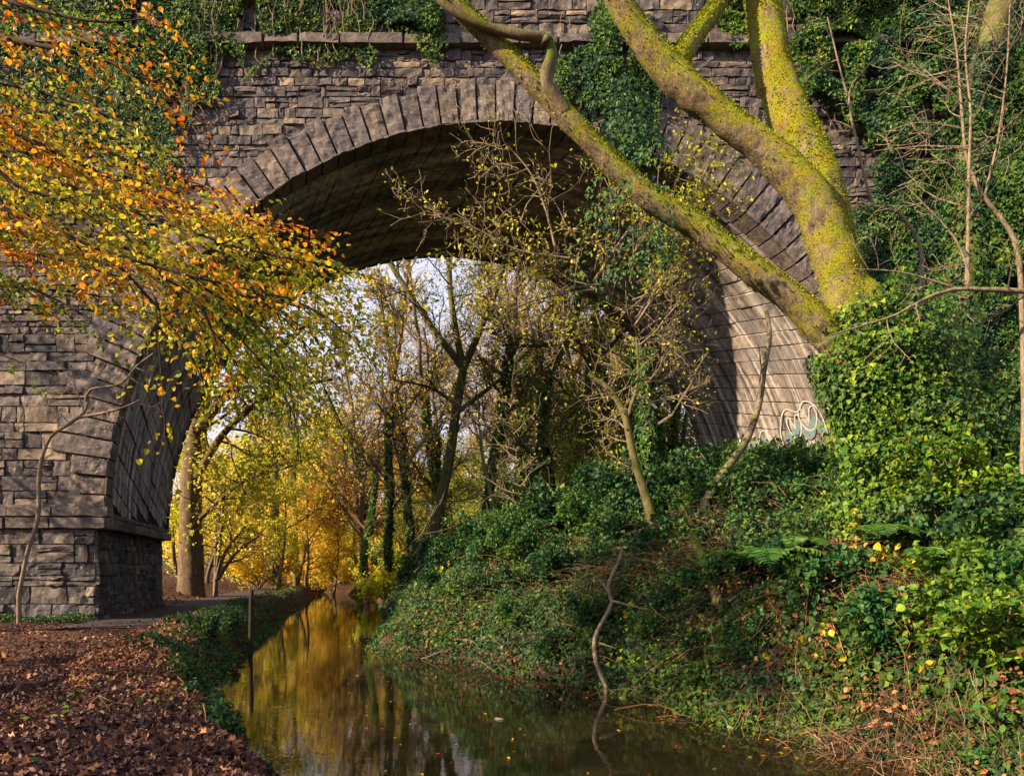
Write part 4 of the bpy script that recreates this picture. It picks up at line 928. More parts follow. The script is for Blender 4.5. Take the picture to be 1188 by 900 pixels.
    place(slim, [(560,27,1,0),(598,31,1.1,1.2),(628,34,1.1,2.9),(712,27,.95,2.2),(735,31,1.1,4.1),(452,33,1.0,5.0),(415,40,1.0,.6),(520,34,1.1,3.3),(668,36,1.2,1.8),(775,27,.9,.5),(580,40,1.2,4.9),(478,30,.9,2.4),(385,52,1.1,1.1),(700,40,1.2,5.8),(505,31,.8,1.7),(610,27,.8,.3),(645,29,.85,2.5),(685,30,.9,4.7),(435,44,1.1,3.1),(755,33,1.0,1.9)], 'slim ivy-clad tree in the screen of trunks beyond the arch')
    place(rus, [(432,44,.95,.4)], 'tree with russet leaves high on the left of the sky gap')
    # sunlit bush at the far bend, and low multi-stem bushes on the left bank
    def bush(name, label, x, Y, h, w, mat, n, size, kind='oval', seed=1, stems=9, group=None, X=None):
        rg = np.random.default_rng(seed); X = (x-594)/F*Y if X is None else X; b = A(X, Y, hz(X, Y)-.03); root = empty(name, b, label, 'bush', group)
        sk = Sk()
        for i in range(stems):
            a = rg.random()*6.28; grow(sk, b, A(math.cos(a)*w/h*.8, math.sin(a)*w/h*.8, 1), h*rg.uniform(.6, 1), .006+.01*h, 1, 2, rg, .16, .0, (4, 7), .45, .8, .05)
        mb = MB(); sk.mesh(mb, minr=s_min(Y)); mb.build('stems', M['twig'], root)
        mb = MB(); tot = sum(len(a) for a in sk.lp); leafout(mb, sk, max(1, round(n/tot)), size, kind, rg, spread=size*.9, frac=min(1, n/tot)); mb.build('foliage', M[mat], root)
        return root
    bush('bush', 'bright yellow-green bush at the bend of the canal', 445, 33, 1.7, 1.6, 'far_yellowgreen', 3500, .13, seed=5)
    bush('bush', 'golden bush on the left bank behind the multi-stemmed hazel', 300, 40, 3.4, 3.0, 'far_gold', 5000, .16, seed=6)
    bush('bush', 'golden bush where the towpath bends out of sight', 372, 52, 3.2, 3.2, 'far_gold', 5000, .18, seed=7)
    bush('bush', 'low russet-gold bush on the right side of the far bend', 425, 44, 2.0, 2.6, 'far_gold', 4500, .15, seed=16)
    bush('bush', 'yellow thicket closing the end of the water', 400, 58, 2.6, 3.4, 'far_yellowgreen', 5000, .17, seed=17)
    bush('bush', 'gold thicket left of the end of the water', 340, 60, 2.8, 3.6, 'far_gold', 5000, .18, seed=18)
    bush('bush', 'olive bush on the bank behind the slim tree at the narrows', 470, 36, 2.4, 2.6, 'far_olive', 5500, .13, seed=19)
    bush('bush', 'large olive bush on the bank behind the dark middle trunks', 600, 26, 2.2, 2.6, 'far_olive', 6500, .11, seed=20)
    bush('bush', 'brown-green thicket between the dark trunks and the ivy pillar', 700, 24, 2.2, 2.6, 'far_olive', 6500, .11, seed=21)
    bush('bush', 'dark green laurel thicket on the bank beyond the spit', 610, 21, 1.7, 2.2, 'ivy_dark', 8000, .11, seed=8)
    bush('bush', 'dark holly bush on the bank left of the ivy pillar', 690, 18, 1.5, 1.6, 'ivy_dark', 7000, .09, seed=9)
    bush('bush', 'low dark bush beside the slim tree at the narrows', 530, 22, 1.3, 1.8, 'ivy_dark', 6000, .10, seed=10)
    bush('bush', 'blue-green elder bush in front of the graffiti', 905, 12.5, 1.1, 1.5, 'bramble', 5000, .08, seed=11)
    bush('bush', 'dark bush at the foot of the soffit, right of the ivy pillar', 820, 14, 1.1, 1.6, 'ivy_dark', 6000, .085, seed=12)
    px_tree(M, 'hazel_tree', 'multi-stemmed pale hazel splaying from one foot on the left bank', 'tree',
        [([(250,672,30),(262,640,30),(285,610,30)], 2.6, 1.2), ([(250,672,30),(256,620,30),(262,560,30)], 2.2, 1), ([(252,672,30),(275,640,30),(300,622,30)], 2.6, 1), ([(250,672,30),(250,610,30),(244,560,30)], 2, 1)], 'twig', ('far_gold', .14, 2, 'dia', .8), U(k=9, L=1.5, ml=2, t0=.3, leafgap=.15), seed=48)
    px_tree(M, 'lime_tree', 'straight mossy trunk left of a thinner twin on the far left bank', 'tree', [([(321,678,40),(321,630,40),(319,560,40),(322,470,40)], 5.5, 3)], 'bark_mossy2', ('far_gold', .2, 2, 'dia', .8), U(k=12, L=2.8, ml=3, t0=.3, leafgap=.25), seed=49)
    px_tree(M, 'lime_tree', 'thinner dark trunk just right of the straight mossy one', 'tree', [([(343,676,44),(343,630,44),(341,560,44),(345,490,44)], 3.6, 2)], 'bark_mossy2', ('far_gold', .2, 2, 'dia', .8), U(k=12, L=2.6, ml=3, t0=.3, leafgap=.25), seed=59)
    # distant wood as one mass closing the view
    mb = MB(); n = 42000; a = rng.uniform(-1.05, 1.0, n); d = rng.uniform(105, 150, n); X = np.sin(a)*d; Y = np.cos(a)*d
    top = 8+5*fbm(np.stack([X, Y, X*0], 1), .05, 3, 2)+3*np.maximum(0, -np.sin(a)); z = top*(1-rng.random(n)**1.5)-1
    leaves(mb, np.stack([X, Y, z], 1), rng.normal(0, 1, (n, 3)), rng.normal(0, 1, (n, 3)), rng.uniform(.7, 1.4, n), 'dia')
    o = mb.build('distant_wood', M['far_gold']); tag(o, 'far golden woodland closing the view through the arch', 'woodland', kind='stuff')
    return bush

def banks(M, bush):
    rng = np.random.default_rng(90)
    # ---- right bank ground ivy
    def bank_pts(n, y0, y1, dmax, side=1, pw=1.3, xr=(-6, 12)):
        u = rng.random(n); Y = (y0**(1-pw)+(y1**(1-pw)-y0**(1-pw))*u)**(1/(1-pw))
        X = rng.uniform(xr[0], xr[1], n) if dmax is None else None
        if X is None:
            e = np.interp(Y, RE[::1, 1], RE[:, 0]); X = e+rng.random(n)*dmax if side > 0 else 0
        return X, Y
    def nrm_at(X, Y):
        e = .08; gx = (H(X+e, Y)-H(X-e, Y))/(2*e); gy = (H(X, Y+e)-H(X, Y-e))/(2*e)
        nn = np.stack([-gx, -gy, np.ones_like(gx)], 1); return nn/np.linalg.norm(nn, axis=1)[:, None]
    def cover(name, label, n, y0, y1, keepf, thick, size, mat, kind, pw=1.4, xr=(-6, 12), grow_h=2.6, seed=0):
        N = int(n*grow_h); Y = (y0**(1-pw)+(y1**(1-pw)-y0**(1-pw))*rng.random(N))**(1/(1-pw)); X = rng.uniform(-.85, .85, N)*Y*1.0
        X = np.clip(X, *xr) + rng.uniform(-.02, .02, N)
        dr = -seg_dist(X, Y, RE); dl = seg_dist(X, Y, LE); k = keepf(X, Y, dl, dr) & (X > xr[0]+.03) & (X < xr[1]-.03); X, Y, dl, dr = X[k][:n], Y[k][:n], dl[k][:n], dr[k][:n]
        z = H(X, Y); nn = nrm_at(X, Y); p = np.stack([X, Y, z], 1)
        t = thick*np.clip(.35+1.1*fbm(p, 1.1, 3, 31+seed), .05, 1.5); m = len(X); w = t*(1-rng.random(m)**1.6)
        nn[:, 2] = np.maximum(nn[:, 2], .35); q = p+nn*w[:, None]; q[:, 2] = np.maximum(q[:, 2], WATER+.03)
        al = rng.normal(0, .7, (m, 3))+nn*.1+A(-.2, -.5, -.4); nr = nn+A(-.1, -.35, .35)+rng.normal(0, .38, (m, 3))
        mb = MB(); leaves(mb, q, al, nr, size*(.5+.8*rng.random(m)), kind); o = mb.build(name, M[mat]); tag(o, label, kind='stuff'); return o
    onR = lambda X, Y, dl, dr: (dr > -.12) & ((Y < 15.9) | (X < 6.6))
    lit = lambda X, Y: fbm(np.stack([X, Y, X*0], 1), .55, 3, 77)+sum(.8*np.exp(-((X-a)**2+(Y-b)**2)/(2*c*c)) for a, b, c in ((-1.3,14.6,.7),(2.4,9.2,.55),(1.7,10.0,.45),(3.3,7.6,.35),(4.9,9.5,.6),(-2.9,17,.5)))  # the bumps mark sun patches painted in with brighter leaves
    cover('ground_ivy', 'dark ivy carpeting the steep right bank', 230000, 4.6, 34, lambda X, Y, dl, dr: onR(X, Y, dl, dr), .40, .066, 'ivy_dark', 'ivy', 1.15)
    cover('bank_undergrowth', 'taller rough weeds standing in clumps on the right bank', 30000, 5.4, 20, lambda X, Y, dl, dr: onR(X, Y, dl, dr) & (dr > .15) & (fbm(np.stack([X, Y, X*0], 1), 1.5, 3, 44) > .05), .75, .062, 'bramble', 'oval', 1.2, seed=5)
    cover('bright_ground_cover', 'yellow-green creepers in bright patches on the right bank', 34000, 5.0, 19, lambda X, Y, dl, dr: onR(X, Y, dl, dr) & (lit(X, Y) > .22), .34, .06, 'ivy_bright', 'ivy', 1.2, seed=3)  # brighter leaves painted in as sun patches, placed by lit
    cover('bank_weeds', 'mixed blue-green bramble leaves scattered over the right bank', 15000, 5.0, 14, lambda X, Y, dl, dr: onR(X, Y, dl, dr) & (dr > .3), .5, .075, 'bramble', 'round', 1.3, seed=6)
    cover('bank_leaves', 'fallen brown leaves caught on the right bank', 15000, 5.0, 18, lambda X, Y, dl, dr: onR(X, Y, dl, dr) & (fbm(np.stack([X, Y, X*0], 1), .9, 3, 71) > -.05), .55, .055, 'big_litter', 'oval', 1.3, seed=8)
    # ---- left bank
    cover('verge_ivy', 'dark ivy and weeds overhanging the left canal edge', 60000, 5.2, 40, lambda X, Y, dl, dr: (dl > -.16) & (dl < .85+.3*np.sin(Y*1.3)) & ((Y > 8.3) | (dl < .22)) & (fbm(np.stack([X, Y, X*0], 1), 1.3, 3, 63) > -.22), .30, .052, 'ivy_dark', 'ivy', 1.2, (-16, 2), 14, seed=12)
    cover('leaf_litter', 'red-brown fallen beech leaves covering the towpath side', 125000, 3.3, 15.8, lambda X, Y, dl, dr: (dl > -.08) & ((dl < 1.25+.25*np.sin(Y)) | (dl > 3.4+rng.normal(0, .3, len(Y))) | (Y < 14.6+rng.normal(0, 1.5, len(Y))) ) & (Y < 15.8) & ((dl < 1.9) | (fbm(np.stack([X, Y, X*0], 1), .9, 3, 55) > -.12) | (rng.random(len(X)) < .35)) & ((np.abs(dl-2.6+.3*np.sin(Y)) > .55) | (rng.random(len(X)) < .30)), .035, .046, 'litter', 'oval', 1.25, (-14, 1.5), seed=14)
    cover('leaf_litter', 'fallen leaves on the ground beyond the bridge', 12000, 18, 60, lambda X, Y, dl, dr: (dl > .1) & ((dl < 1.2) | (dl > 3.4)), .05, .12, 'litter', 'oval', 1.2, (-40, -4), seed=15)
    cover('path_leaves', 'thin scatter of fallen leaves on the towpath', 9000, 6, 40, lambda X, Y, dl, dr: (dl > 1.2) & (dl < 3.6), .03, .06, 'litter', 'oval', 1.3, (-20, -3), seed=16)
    cover('verge_leaves', 'brown leaves caught in the ivy along the left canal edge', 9000, 5, 30, lambda X, Y, dl, dr: (dl > -.1) & (dl < 1.1), .22, .05, 'big_litter', 'oval', 1.3, (-14, 1.5), 12, seed=27)
    cover('large_leaves', 'larger curled orange and brown leaves lying on the foreground litter', 2200, 3.4, 14, lambda X, Y, dl, dr: (dl > 0) & (Y < 15), .05, .075, 'big_litter', 'lobed', 1.4, (-14, 1.5), seed=17)
    cover('verge_seedlings', 'tiny green seedlings dotted through the litter', 1500, 3.6, 14, lambda X, Y, dl, dr: (dl > 0) & (dl < 1.6) & (fbm(np.stack([X, Y, X*0], 1), 1.4, 2, 91) > .12), .10, .05, 'ivy_mid', 'ivy', 1.4, (-14, 1.5), seed=19)
    for i, (x, Y, h, w_, lab) in enumerate(((232, 12.4, .42, .7, 'dark ivy mound on the left bank hump beside the stake'), (205, 13.6, .34, .7, 'low ivy mound at the back of the left bank hump'), (256, 10.9, .36, .5, 'small ivy mound hanging to the water left of the stake'), (262, 14.5, .30, .6, 'leafy ivy mound behind the stake'))): bush('ivy_mound', lab, x, Y, h, w_, 'ivy_dark', 1500, .05, 'ivy', seed=400+i, stems=9)
    # weeds at the foot of the left pier
    cover('wall_foot_weeds', 'low ivy along the foot of the left pier', 5000, 15.0, 15.86, lambda X, Y, dl, dr: (X < -9.6), .30, .07, 'ivy_dark', 'ivy', 1.3, (-12.6, -9.4), seed=18)
    # ---- grass tufts on the left lip
    def tuft(x, y, Y, label, n=60, L=.3, group='grass tufts along the left canal edge'):
        X = (x-594)/F*Y; b = A(X, Y, hz(X, Y)-.01)
        mb = MB(); a = rng.random(n)*6.283
        for i in range(n):
            d = A(math.cos(a[i])*.5, math.sin(a[i])*.5, 1.0); l = L*rng.uniform(.5, 1.1); s = np.linspace(0, 1, 5)[:, None]
            c = b+A(rng.normal(0, .03), rng.normal(0, .03), 0)+d*l*s+A(0, 0, -1)*l*.75*s**2+A(d[0], d[1], 0)*l*.5*s**2
            wv = np.cross(d, A(0, 0, 1)); wv /= np.linalg.norm(wv); w = .005*(1-s*.9); V = np.vstack([c-wv*w, c+wv*w]); j = np.arange(4)
            mb.add(V, np.stack([j, j+1, j+6, j+5], 1))
        o = mb.build('grass_tuft', M['grass']); tag(o, label, 'grass tuft', group)
    for x, y, Y, lab, n, L in ((232,770,9.6,'long green grass tuft arching off the left bank, farther one',90,.42), (247,790,8.9,'pale green grass tuft nearest the water on the left bank',90,.40), (222,748,10.6,'small dark grass tuft at the top of the left bank hump',60,.3), (246,828,7.4,'tiny bright green sprig among brown leaves beside the water',26,.16), (160,858,6.0,'small green weed in the leaf litter',24,.14), (252,884,5.3,'green weed in the bottom corner of the leaf litter',30,.16)): tuft(x, y, Y, lab, n, L)
    # ---- brambles, big-leaved saplings
    bl = [(700,11.8,.75,.9,'leafy dark green bramble above the bend of the right bank'),(770,10.6,.75,.9,'bramble mound right above the dead branch'),(840,9.2,.7,.8,'bramble thicket over the fallen log'),(900,8.6,.75,.9,'blue-green bramble mound in the middle of the right bank'),(960,7.6,.7,.8,'broad-leaved bramble left of the leaning tree foot'),(1010,6.9,.65,.75,'bramble hanging low over the brown stems'),(1090,7.2,.8,.8,'bramble mound below the leaning tree'),(1150,6.3,.8,.8,'tall dark bramble at the right edge'),(560,14.8,.6,.9,'dark green bramble on the point of the spit'),(640,13.6,.6,.9,'low bramble on the flank of the spit'),(930,10.5,.8,1.0,'bramble between fern and graffiti'),(1160,8.6,.9,.9,'bramble high on the bank under the ivy wall')]
    for i, (x, Y, h, w, lab) in enumerate(bl): bush('bramble', lab, x, Y, h, w, 'bramble' if i % 3 else 'ivy_dark', int(1700+1100*(Y < 9)), .075, 'broad', seed=100+i, stems=8, group='brambles on the right bank')
    thick = [(470,16.6,.6,1),(505,14.9,.55,4),(545,13.6,.6,2),(600,12.2,.6,5),(650,10.9,.6,0),(700,10.4,.65,3),(745,9.7,.6,1),(790,9.4,.65,5),(830,8.5,.6,2),(875,7.9,.6,4),(690,12.0,.7,1),(620,13.2,.8,3),(590,15,.9,0),(905,8.9,.8,2),(520,19,1.2,1),(560,18,1.3,2),(600,16.5,1.2,3),(645,16,1.4,4),(690,14.5,1.2,5),(735,15,1.5,6),(785,14,1.3,0),(835,15.2,1.3,1),(880,14,1.1,2),(930,14.5,1.1,3),(600,14.2,.9,5),(660,12.4,.9,6),(730,12.6,1.0,0),(800,11.8,1.0,1),(860,10.8,.9,2),(540,16.5,1.0,3),(500,21,1.1,4),(760,17.5,1.5,5),(700,18.5,1.5,6),(620,20,1.4,0),(480,24,1.0,1),(950,9.2,.8,2),(1120,9.6,1.0,3)]
    src = [bush('bramble', 'waist-high bramble in the thick tangle along the shaded bank', 660, 17, 1.0, 1.1, 'ivy_dark', 3600, .075, 'ivy', seed=301, stems=12, group='shaded brambles on the bank'), bush('elder_bush', 'blue-green elder scrub in the thick tangle along the shaded bank', 580, 17.5, 1.1, 1.0, 'bramble', 2800, .07, 'broad', seed=302, stems=12, group='elder scrub on the bank')]
    for i, (x, Y, sc_, rz) in enumerate(thick):
        o = copy_tree(src[0 if i % 3 else 1]); X = (x-594)/F*Y; o.location = (X, Y, hz(X, Y)-.05); o.rotation_euler = (0, 0, rz); o.scale = (sc_, sc_, sc_)
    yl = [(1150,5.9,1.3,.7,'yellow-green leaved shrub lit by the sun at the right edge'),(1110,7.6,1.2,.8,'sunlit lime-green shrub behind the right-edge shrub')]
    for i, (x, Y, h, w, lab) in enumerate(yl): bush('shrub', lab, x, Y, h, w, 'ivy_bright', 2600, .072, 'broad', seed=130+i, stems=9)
    # sprays of clear yellow leaves
    for i, (px_, py_, Y, n, lab) in enumerate(((982,790,7.0,22,'cluster of clear yellow leaves low on the bank'),(1005,640,7.6,12,'yellow leaf sprig under the leaning tree'),(1060,672,7.2,16,'yellow leaf sprig on the bank right of centre'),(900,775,7.6,5,'single pair of hanging yellow leaves above the propped stick'),(1005,722,7.0,6,'bright yellow hanging leaves beside bare ground'),(1180,735,6.0,8,'pale yellow leaves by the right edge'),(1050,655,7.6,8,'little group of orange-yellow leaves near the fern'),(996,590,8.2,8,'yellow leaf sprig below the tree ivy'),(925,680,8.0,7,'yellow leaf sprig right of the large fern'),(845,715,8.9,6,'small yellow sprig below the mossy log'),(965,745,7.2,10,'yellow sprig above the low clear yellow cluster'),(1120,690,6.4,8,'yellow sprig under the right-edge shrub'),(1085,775,6.2,6,'yellow sprig above the tangle of brown stems'),(735,745,9.9,5,'lone yellow leaves right of the crooked dead branch'),(520,690,15.0,14,'yellow-green sprig on the point of the spit'))):
        c = P(px_, py_, Y); c[2] = max(c[2], hz(c[0], c[1])+.25); g = A(c[0]+.05, c[1]+.1, hz(c[0]+.05, c[1]+.1)); root = empty('yellow_sprig', g, lab, 'sprig', 'yellow leaf sprigs on the right bank')
        mb = MB(); pts, r = resample([g, (g+c)/2+A(.03, .03, .05), c], [.006, .004, .002], .05); tube(mb, pts, r, 4); mb.build('stem', M['twig'], root)
        mb = MB(); q = c+rng.normal(0, .15 if n > 8 else .07, (n, 3)); leaves(mb, q, A(0, -.2, -1)+rng.normal(0, .5, (n, 3)), A(-.3, -1, .3)+rng.normal(0, .4, (n, 3)), rng.uniform(.07, .11, n), 'broad'); mb.build('foliage', M['yellow_leaf'], root)
    # ferns
    def fern(x, y, Y, L, k, lab, dirx=1):
        c = P(x, y, Y); g = A(c[0], Y, max(hz(c[0], Y)+.28, c[2]-.1)); root = empty('fern', g, lab, 'fern', 'ferns on the right bank')
        for f in range(k):
            a = -1.5+rng.normal(0, .7)+f*6.283/k*.6; d = A(math.cos(a)*dirx, math.sin(a)*.8, .9); s = np.linspace(0, 1, 26)[:, None]
            l = L*rng.uniform(.75, 1.1); q = g+d*l*s+A(d[0]*.2, d[1]*.2, -1.05)*l*s**2*.9; mb = MB(); tube(mb, q, np.linspace(.004, .001, 26), 3)
            T = np.gradient(q, axis=0); T /= np.linalg.norm(T, axis=1)[:, None]; S = np.cross(T, A(0, 0, 1)); S /= np.linalg.norm(S, axis=1)[:, None]; N = np.cross(S, T)
            w = np.sin(np.clip(np.linspace(.1, 1.02, 26), 0, 1)*np.pi)**.8*.30*l
            for sd in (1, -1): leaves(mb, q[2:], (S*sd+T*.35-N*.1)[2:], N[2:], w[2:]+.01, 'long')
            mb.build('frond', M['fern'], root)
    fern(880,645,8.0,.8,9,'large dark fern beside the fallen log'); fern(1018,612,7.4,.6,7,'fern under the foot of the leaning tree'); fern(1075,640,6.7,.6,7,'sunlit fern on the bank right of the tree foot'); fern(930,625,8.3,.55,6,'small fern behind the large one')
    # dead stems: one uncountable tangle
    def tangle(name, label, n, spots, L, mat='dead_stem', r=.004):
        mb = MB()
        for i in range(n):
            x, y, Y, sp, lay = spots[rng.integers(0, len(spots))]; X = (x-594)/F*Y+rng.normal(0, sp); Yy = Y+rng.normal(0, sp*.7); g = A(X, Yy, max(hz(X, Yy), WATER-.05)+rng.uniform(-.02, .18))
            d = A(rng.normal(-.25, .6), rng.normal(-.35, .5), rng.normal(lay, .4)); d /= np.linalg.norm(d); l = L*rng.uniform(.5, 1.4); s = np.linspace(0, 1, 6)[:, None]
            q = g+d*l*s+A(rng.normal(0, .15), rng.normal(0, .15), -.55)*l*s**2+rng.normal(0, .012, (6, 3))*s; q[:, 2] = np.maximum(q[:, 2], WATER-.03); tube(mb, q, np.linspace(r, r*.4, 6)*(.7+.7*rng.random()), 3)
        o = mb.build(name, M[mat]); tag(o, label, kind='stuff')
    tangle('dead_stems', 'tangle of dead brown bramble stems hanging to the water on the right', 1700, [(1000,850,6.4,.35,.1),(1060,830,6.2,.4,.2),(1120,850,5.8,.35,.1),(1170,800,5.7,.35,.3),(960,800,7.1,.3,.1),(900,800,7.6,.3,.2),(1080,700,7,.3,.3),(1150,700,6.4,.4,.4)], .55)
    tangle('fallen_twigs', 'fine fallen twigs lying in the foreground litter', 160, [(60,0,5.2,1.2,-.2),(150,0,7,1.2,-.2),(220,0,5.6,.4,-.2),(60,0,9,1.6,-.2)], .35, 'dead_stem', .0035)
    tangle('dry_stems', 'fine grey-brown stems threaded through the bank ivy', 2900, [(640,720,12.5,.9,.7),(700,690,11.5,.7,.7),(760,700,10.5,.7,.6),(820,760,9,.6,.3),(740,620,13,1.1,.9),(560,650,17,1.0,.9),(850,620,10,.8,.7),(980,700,7.8,.6,.4)], .75, r=.0045)
    n = 620; Y = 5.2+35*rng.random(n)**1.5; e0 = np.interp(Y, LE[1:-4, 1], LE[1:-4, 0]); e1 = np.interp(Y, RE[:-4, 1], RE[:-4, 0]); u = np.where(rng.random(n) < .6, np.where(rng.random(n) < .6, rng.uniform(.84, .97, n), rng.uniform(.04, .10, n)), rng.uniform(.05, .95, n)); mb = MB()
    leaves(mb, np.stack([e0+(e1-e0)*u, Y, np.full(n, WATER+.006)], 1), np.stack([rng.normal(0, 1, n), rng.normal(0, 1, n), np.zeros(n)], 1), A(0, 0, 1)+np.zeros((n, 3)), rng.uniform(.03, .06, n), 'oval')
    o = mb.build('floating_leaves', M['orange_beech']); tag(o, 'scattered fallen leaves floating on the canal', kind='stuff')
    tangle('dead_bracken', 'rust-brown dead bracken and nettles among the bank ivy', 900, [(660,650,13,.8,.5),(960,690,7.6,.4,.4),(1045,700,7.0,.4,.4),(1165,650,6.4,.4,.4),(860,740,8.4,.5,.3),(760,660,11,.6,.5),(600,680,14,.6,.5)], .6, 'bracken', .006)
    # post in the water's edge, floating wood
    X = (291-594)/F*11.6; m = MB(); g = A(P(290,755,14.0)[0], 14.0, -2.2); tube(m, np.linspace(g, g+A(.03, 0, 1.78), 12), np.full(12, .045), 10, .08, 6, cap=True)
    o = m.build('mooring_stake', M['dark_wood'], smooth=True); tag(o, 'thin dark wooden stake standing at the left water edge', 'stake')
    def wood(name, lab, pts, r, mat='dark_wood'):
        m = MB(); p = [A((x-594)/F*Y, Y, WATER+dz) for x, Y, dz in pts]; p, rr = resample(p, np.linspace(r, r*.5, len(p)), .04); tube(m, p, rr, 8, .12, 6, cap=True); o = m.build(name, M[mat], smooth=True); tag(o, lab, 'driftwood')
    wood('driftwood', 'small red-brown stump stuck in the water off the spit', [(492,13.0,-.02),(488,13.0,.1),(485,13.0,.17)], .05)
    wood('driftwood', 'twig angled up from the water off the spit', [(488,12.9,.0),(503,12.8,.10),(515,12.7,.20)], .015, 'twig')
    wood('driftwood', 'dark waterlogged branch lying along the foot of the right bank', [(600,10.9,.0),(630,10.6,.04),(655,10.4,.03),(672,10.2,.0)], .05)
    wood('driftwood', 'short pale stick floating in the middle of the water', [(575,7.75,.0),(582,7.7,.01),(586,7.7,.0)], .02, 'twig')

def foreground_stems(M):
    U = dict
    px_tree(M, 'bare_sapling', 'bare pale sapling with upright twigs at the right edge', 'sapling',
        [([(1186,560,7.5),(1188,470,7.5),(1186,380,7.5),(1182,300,7.5),(1170,265,7.5),(1150,240,7.5),(1140,225,7.5)], 3.2, 2.0), ([(1140,228,7.5),(1122,185,7.5),(1115,120,7.5),(1110,60,7.5),(1100,0,7.5)], 2.2, .7), ([(1122,330,7.4),(1123,270,7.4),(1124,200,7.4),(1126,130,7.4),(1120,60,7.4),(1126,-10,7.4)], 2.4, .8), ([(1142,228,7.5),(1158,160,7.5),(1168,80,7.5),(1172,0,7.5)], 1.5, .6)],
        'twig', None, [None, U(k=12, L=.9, ml=3, leafgap=0, wander=.16, nch=(2,4)), U(k=16, L=.9, ml=3, leafgap=0, wander=.16, nch=(2,4)), U(k=10, L=.8, ml=2, leafgap=0)], seed=71)
    px_tree(M, 'bare_branch', 'long pale bare branch reaching in level from the right edge', 'branch',
        [([(1260,345,7.2),(1188,338,7.2),(1140,336,7.2),(1105,336,7.2),(1070,348,7.2),(1040,365,7.2),(1000,378,7.2),(960,390,7.1)], 3.4, .7), ([(1110,335,7.2),(1080,325,7.2),(1040,315,7.2),(990,312,7.2)], 1.6, .6), ([(1122,336,7.2),(1124,320,7.2),(1110,280,7.2),(1080,245,7.2),(1050,215,7.2)], 1.8, .6)],
        'twig', None, [U(k=8, L=.5, ml=2, leafgap=0), U(k=5, L=.4, ml=2, leafgap=0), U(k=6, L=.5, ml=2, leafgap=0)], seed=72)
    px_tree(M, 'climbing_stem', 'thin forked bare stem climbing over the ivy between limb and right edge', 'branch',
        [([(1040,520,9.2),(1050,420,9.6),(1070,300,10),(1040,245,10),(1015,240,10),(995,170,10),(985,110,10),(1000,85,10),(1018,65,10)], 2.6, .8), ([(983,112,10),(972,70,10),(960,20,10)], 1.2, .6), ([(990,150,10),(965,140,10),(962,165,10)], 1.2, .5)],
        'twig', None, [U(k=8, L=.6, ml=2, leafgap=0), U(k=4, L=.6, ml=2, leafgap=0), None], seed=73)
    px_tree(M, 'sapling', 'crooked brown sapling growing against the left pier', 'sapling',
        [([(22,690,14.6),(32,640,14.6),(44,600,14.6),(46,545,14.6),(58,508,14.6),(80,492,14.6),(98,478,14.6),(103,460,14.6)], 2.4, 1.3), ([(92,484,14.6),(125,478,14.5),(150,470,14.5),(162,464,14.5)], 1.8, .8), ([(100,466,14.6),(105,452,14.5),(140,445,14.5),(158,425,14.5),(178,410,14.5)], 1.8, .8), ([(98,478,14.6),(88,450,14.6),(80,420,14.6)], 1.2, .6)],
        'twig', None, [U(k=5, L=.5, ml=2, t0=.6, leafgap=0), U(k=5, L=.4, ml=2, leafgap=0), U(k=8, L=.5, ml=2, leafgap=0), U(k=4, L=.4, ml=2, leafgap=0)], seed=74)
    r = px_tree(M, 'ivy_covered_tree', 'shadowed ivy-hung trunk at the top right corner before the bridge', 'tree',
        [([(1100,480,13.5),(1110,380,13.5),(1120,300,13.5),(1128,200,13.5),(1135,120,13.5),(1150,50,13.5),(1172,-30,13.5),(1200,-110,13.5)], 16, 13)], 'bark_mossy2', None, None, seed=75)
    mb = MB(); rng = np.random.default_rng(6); n = 9000; t = rng.random(n)**.8; ys = [480,380,300,200,120,60]; xs = [1100,1110,1120,1128,1135,1148]; y = np.interp(t, np.linspace(0, 1, 6), ys); x = np.interp(t, np.linspace(0, 1, 6), xs)
    c = np.stack([(x-594)/F*13.5, np.full(n, 13.5), (660-y)/F*13.5], 1); a = rng.random(n)*6.283; s = np.stack([np.cos(a), np.sin(a), np.zeros(n)], 1)
    w = .27+.4*np.clip(fbm(c+s, 1.4, 2, 7)+.3, 0, 1)*(1-.5*t)
    leaves(mb, c+s*(w*(1-.5*rng.random(n)**2))[:, None], A(0,0,-1)+s*.4+rng.normal(0, .4, (n, 3)), s+A(0,0,.4)+rng.normal(0, .3, (n, 3)), .08*(.6+.7*rng.random(n)), 'ivy'); mb.build('ivy', M['ivy_dark'], r)
    return r

def shade_trees(M):
    """unseen trees added on the left bank around the camera; their crowns break up the low sun"""
    rng = np.random.default_rng(3)
    def proto(seed, h, mat):
        rg = np.random.default_rng(seed); sk = Sk(); root = empty('beech_tree', (0,0,0), 'beech tree on the left bank outside the picture that dapples the sunlight', 'tree', 'beeches beside the photographer')  # unseen beech added only to dapple the low sun
        grow(sk, A(0,0,-.3), A(0,0,1), h, .3, 0, 3, rg, .06, .05, (9, 11), .42, 1.0, .22, .3)
        tr = Sk(); tr.tubes = sk.tubes[:1]; br = Sk(); br.tubes = sk.tubes[1:]
        mb = MB(); tr.mesh(mb, sides=10); mb.build('trunk', M['bark_grey'], root, smooth=True, loc=0)
        mb = MB(); br.mesh(mb, minr=.008, sides=4); mb.build('branches', M['bark_grey'], root, loc=0)
        mb = MB(); leafout(mb, sk, 1, .16, 'dia', rg, spread=.18); mb.build('crown', M['gold_beech'], root, loc=0)
        return root
    pr = proto(5, 13, 'gold_beech')
    for i, (x, y, s, rz) in enumerate(SHADE):
        o = pr if i == 0 else copy_tree(pr); o.location = (x, y, hz(x, y)); o.scale = (s, s, s); o.rotation_euler = (0, 0, rz)

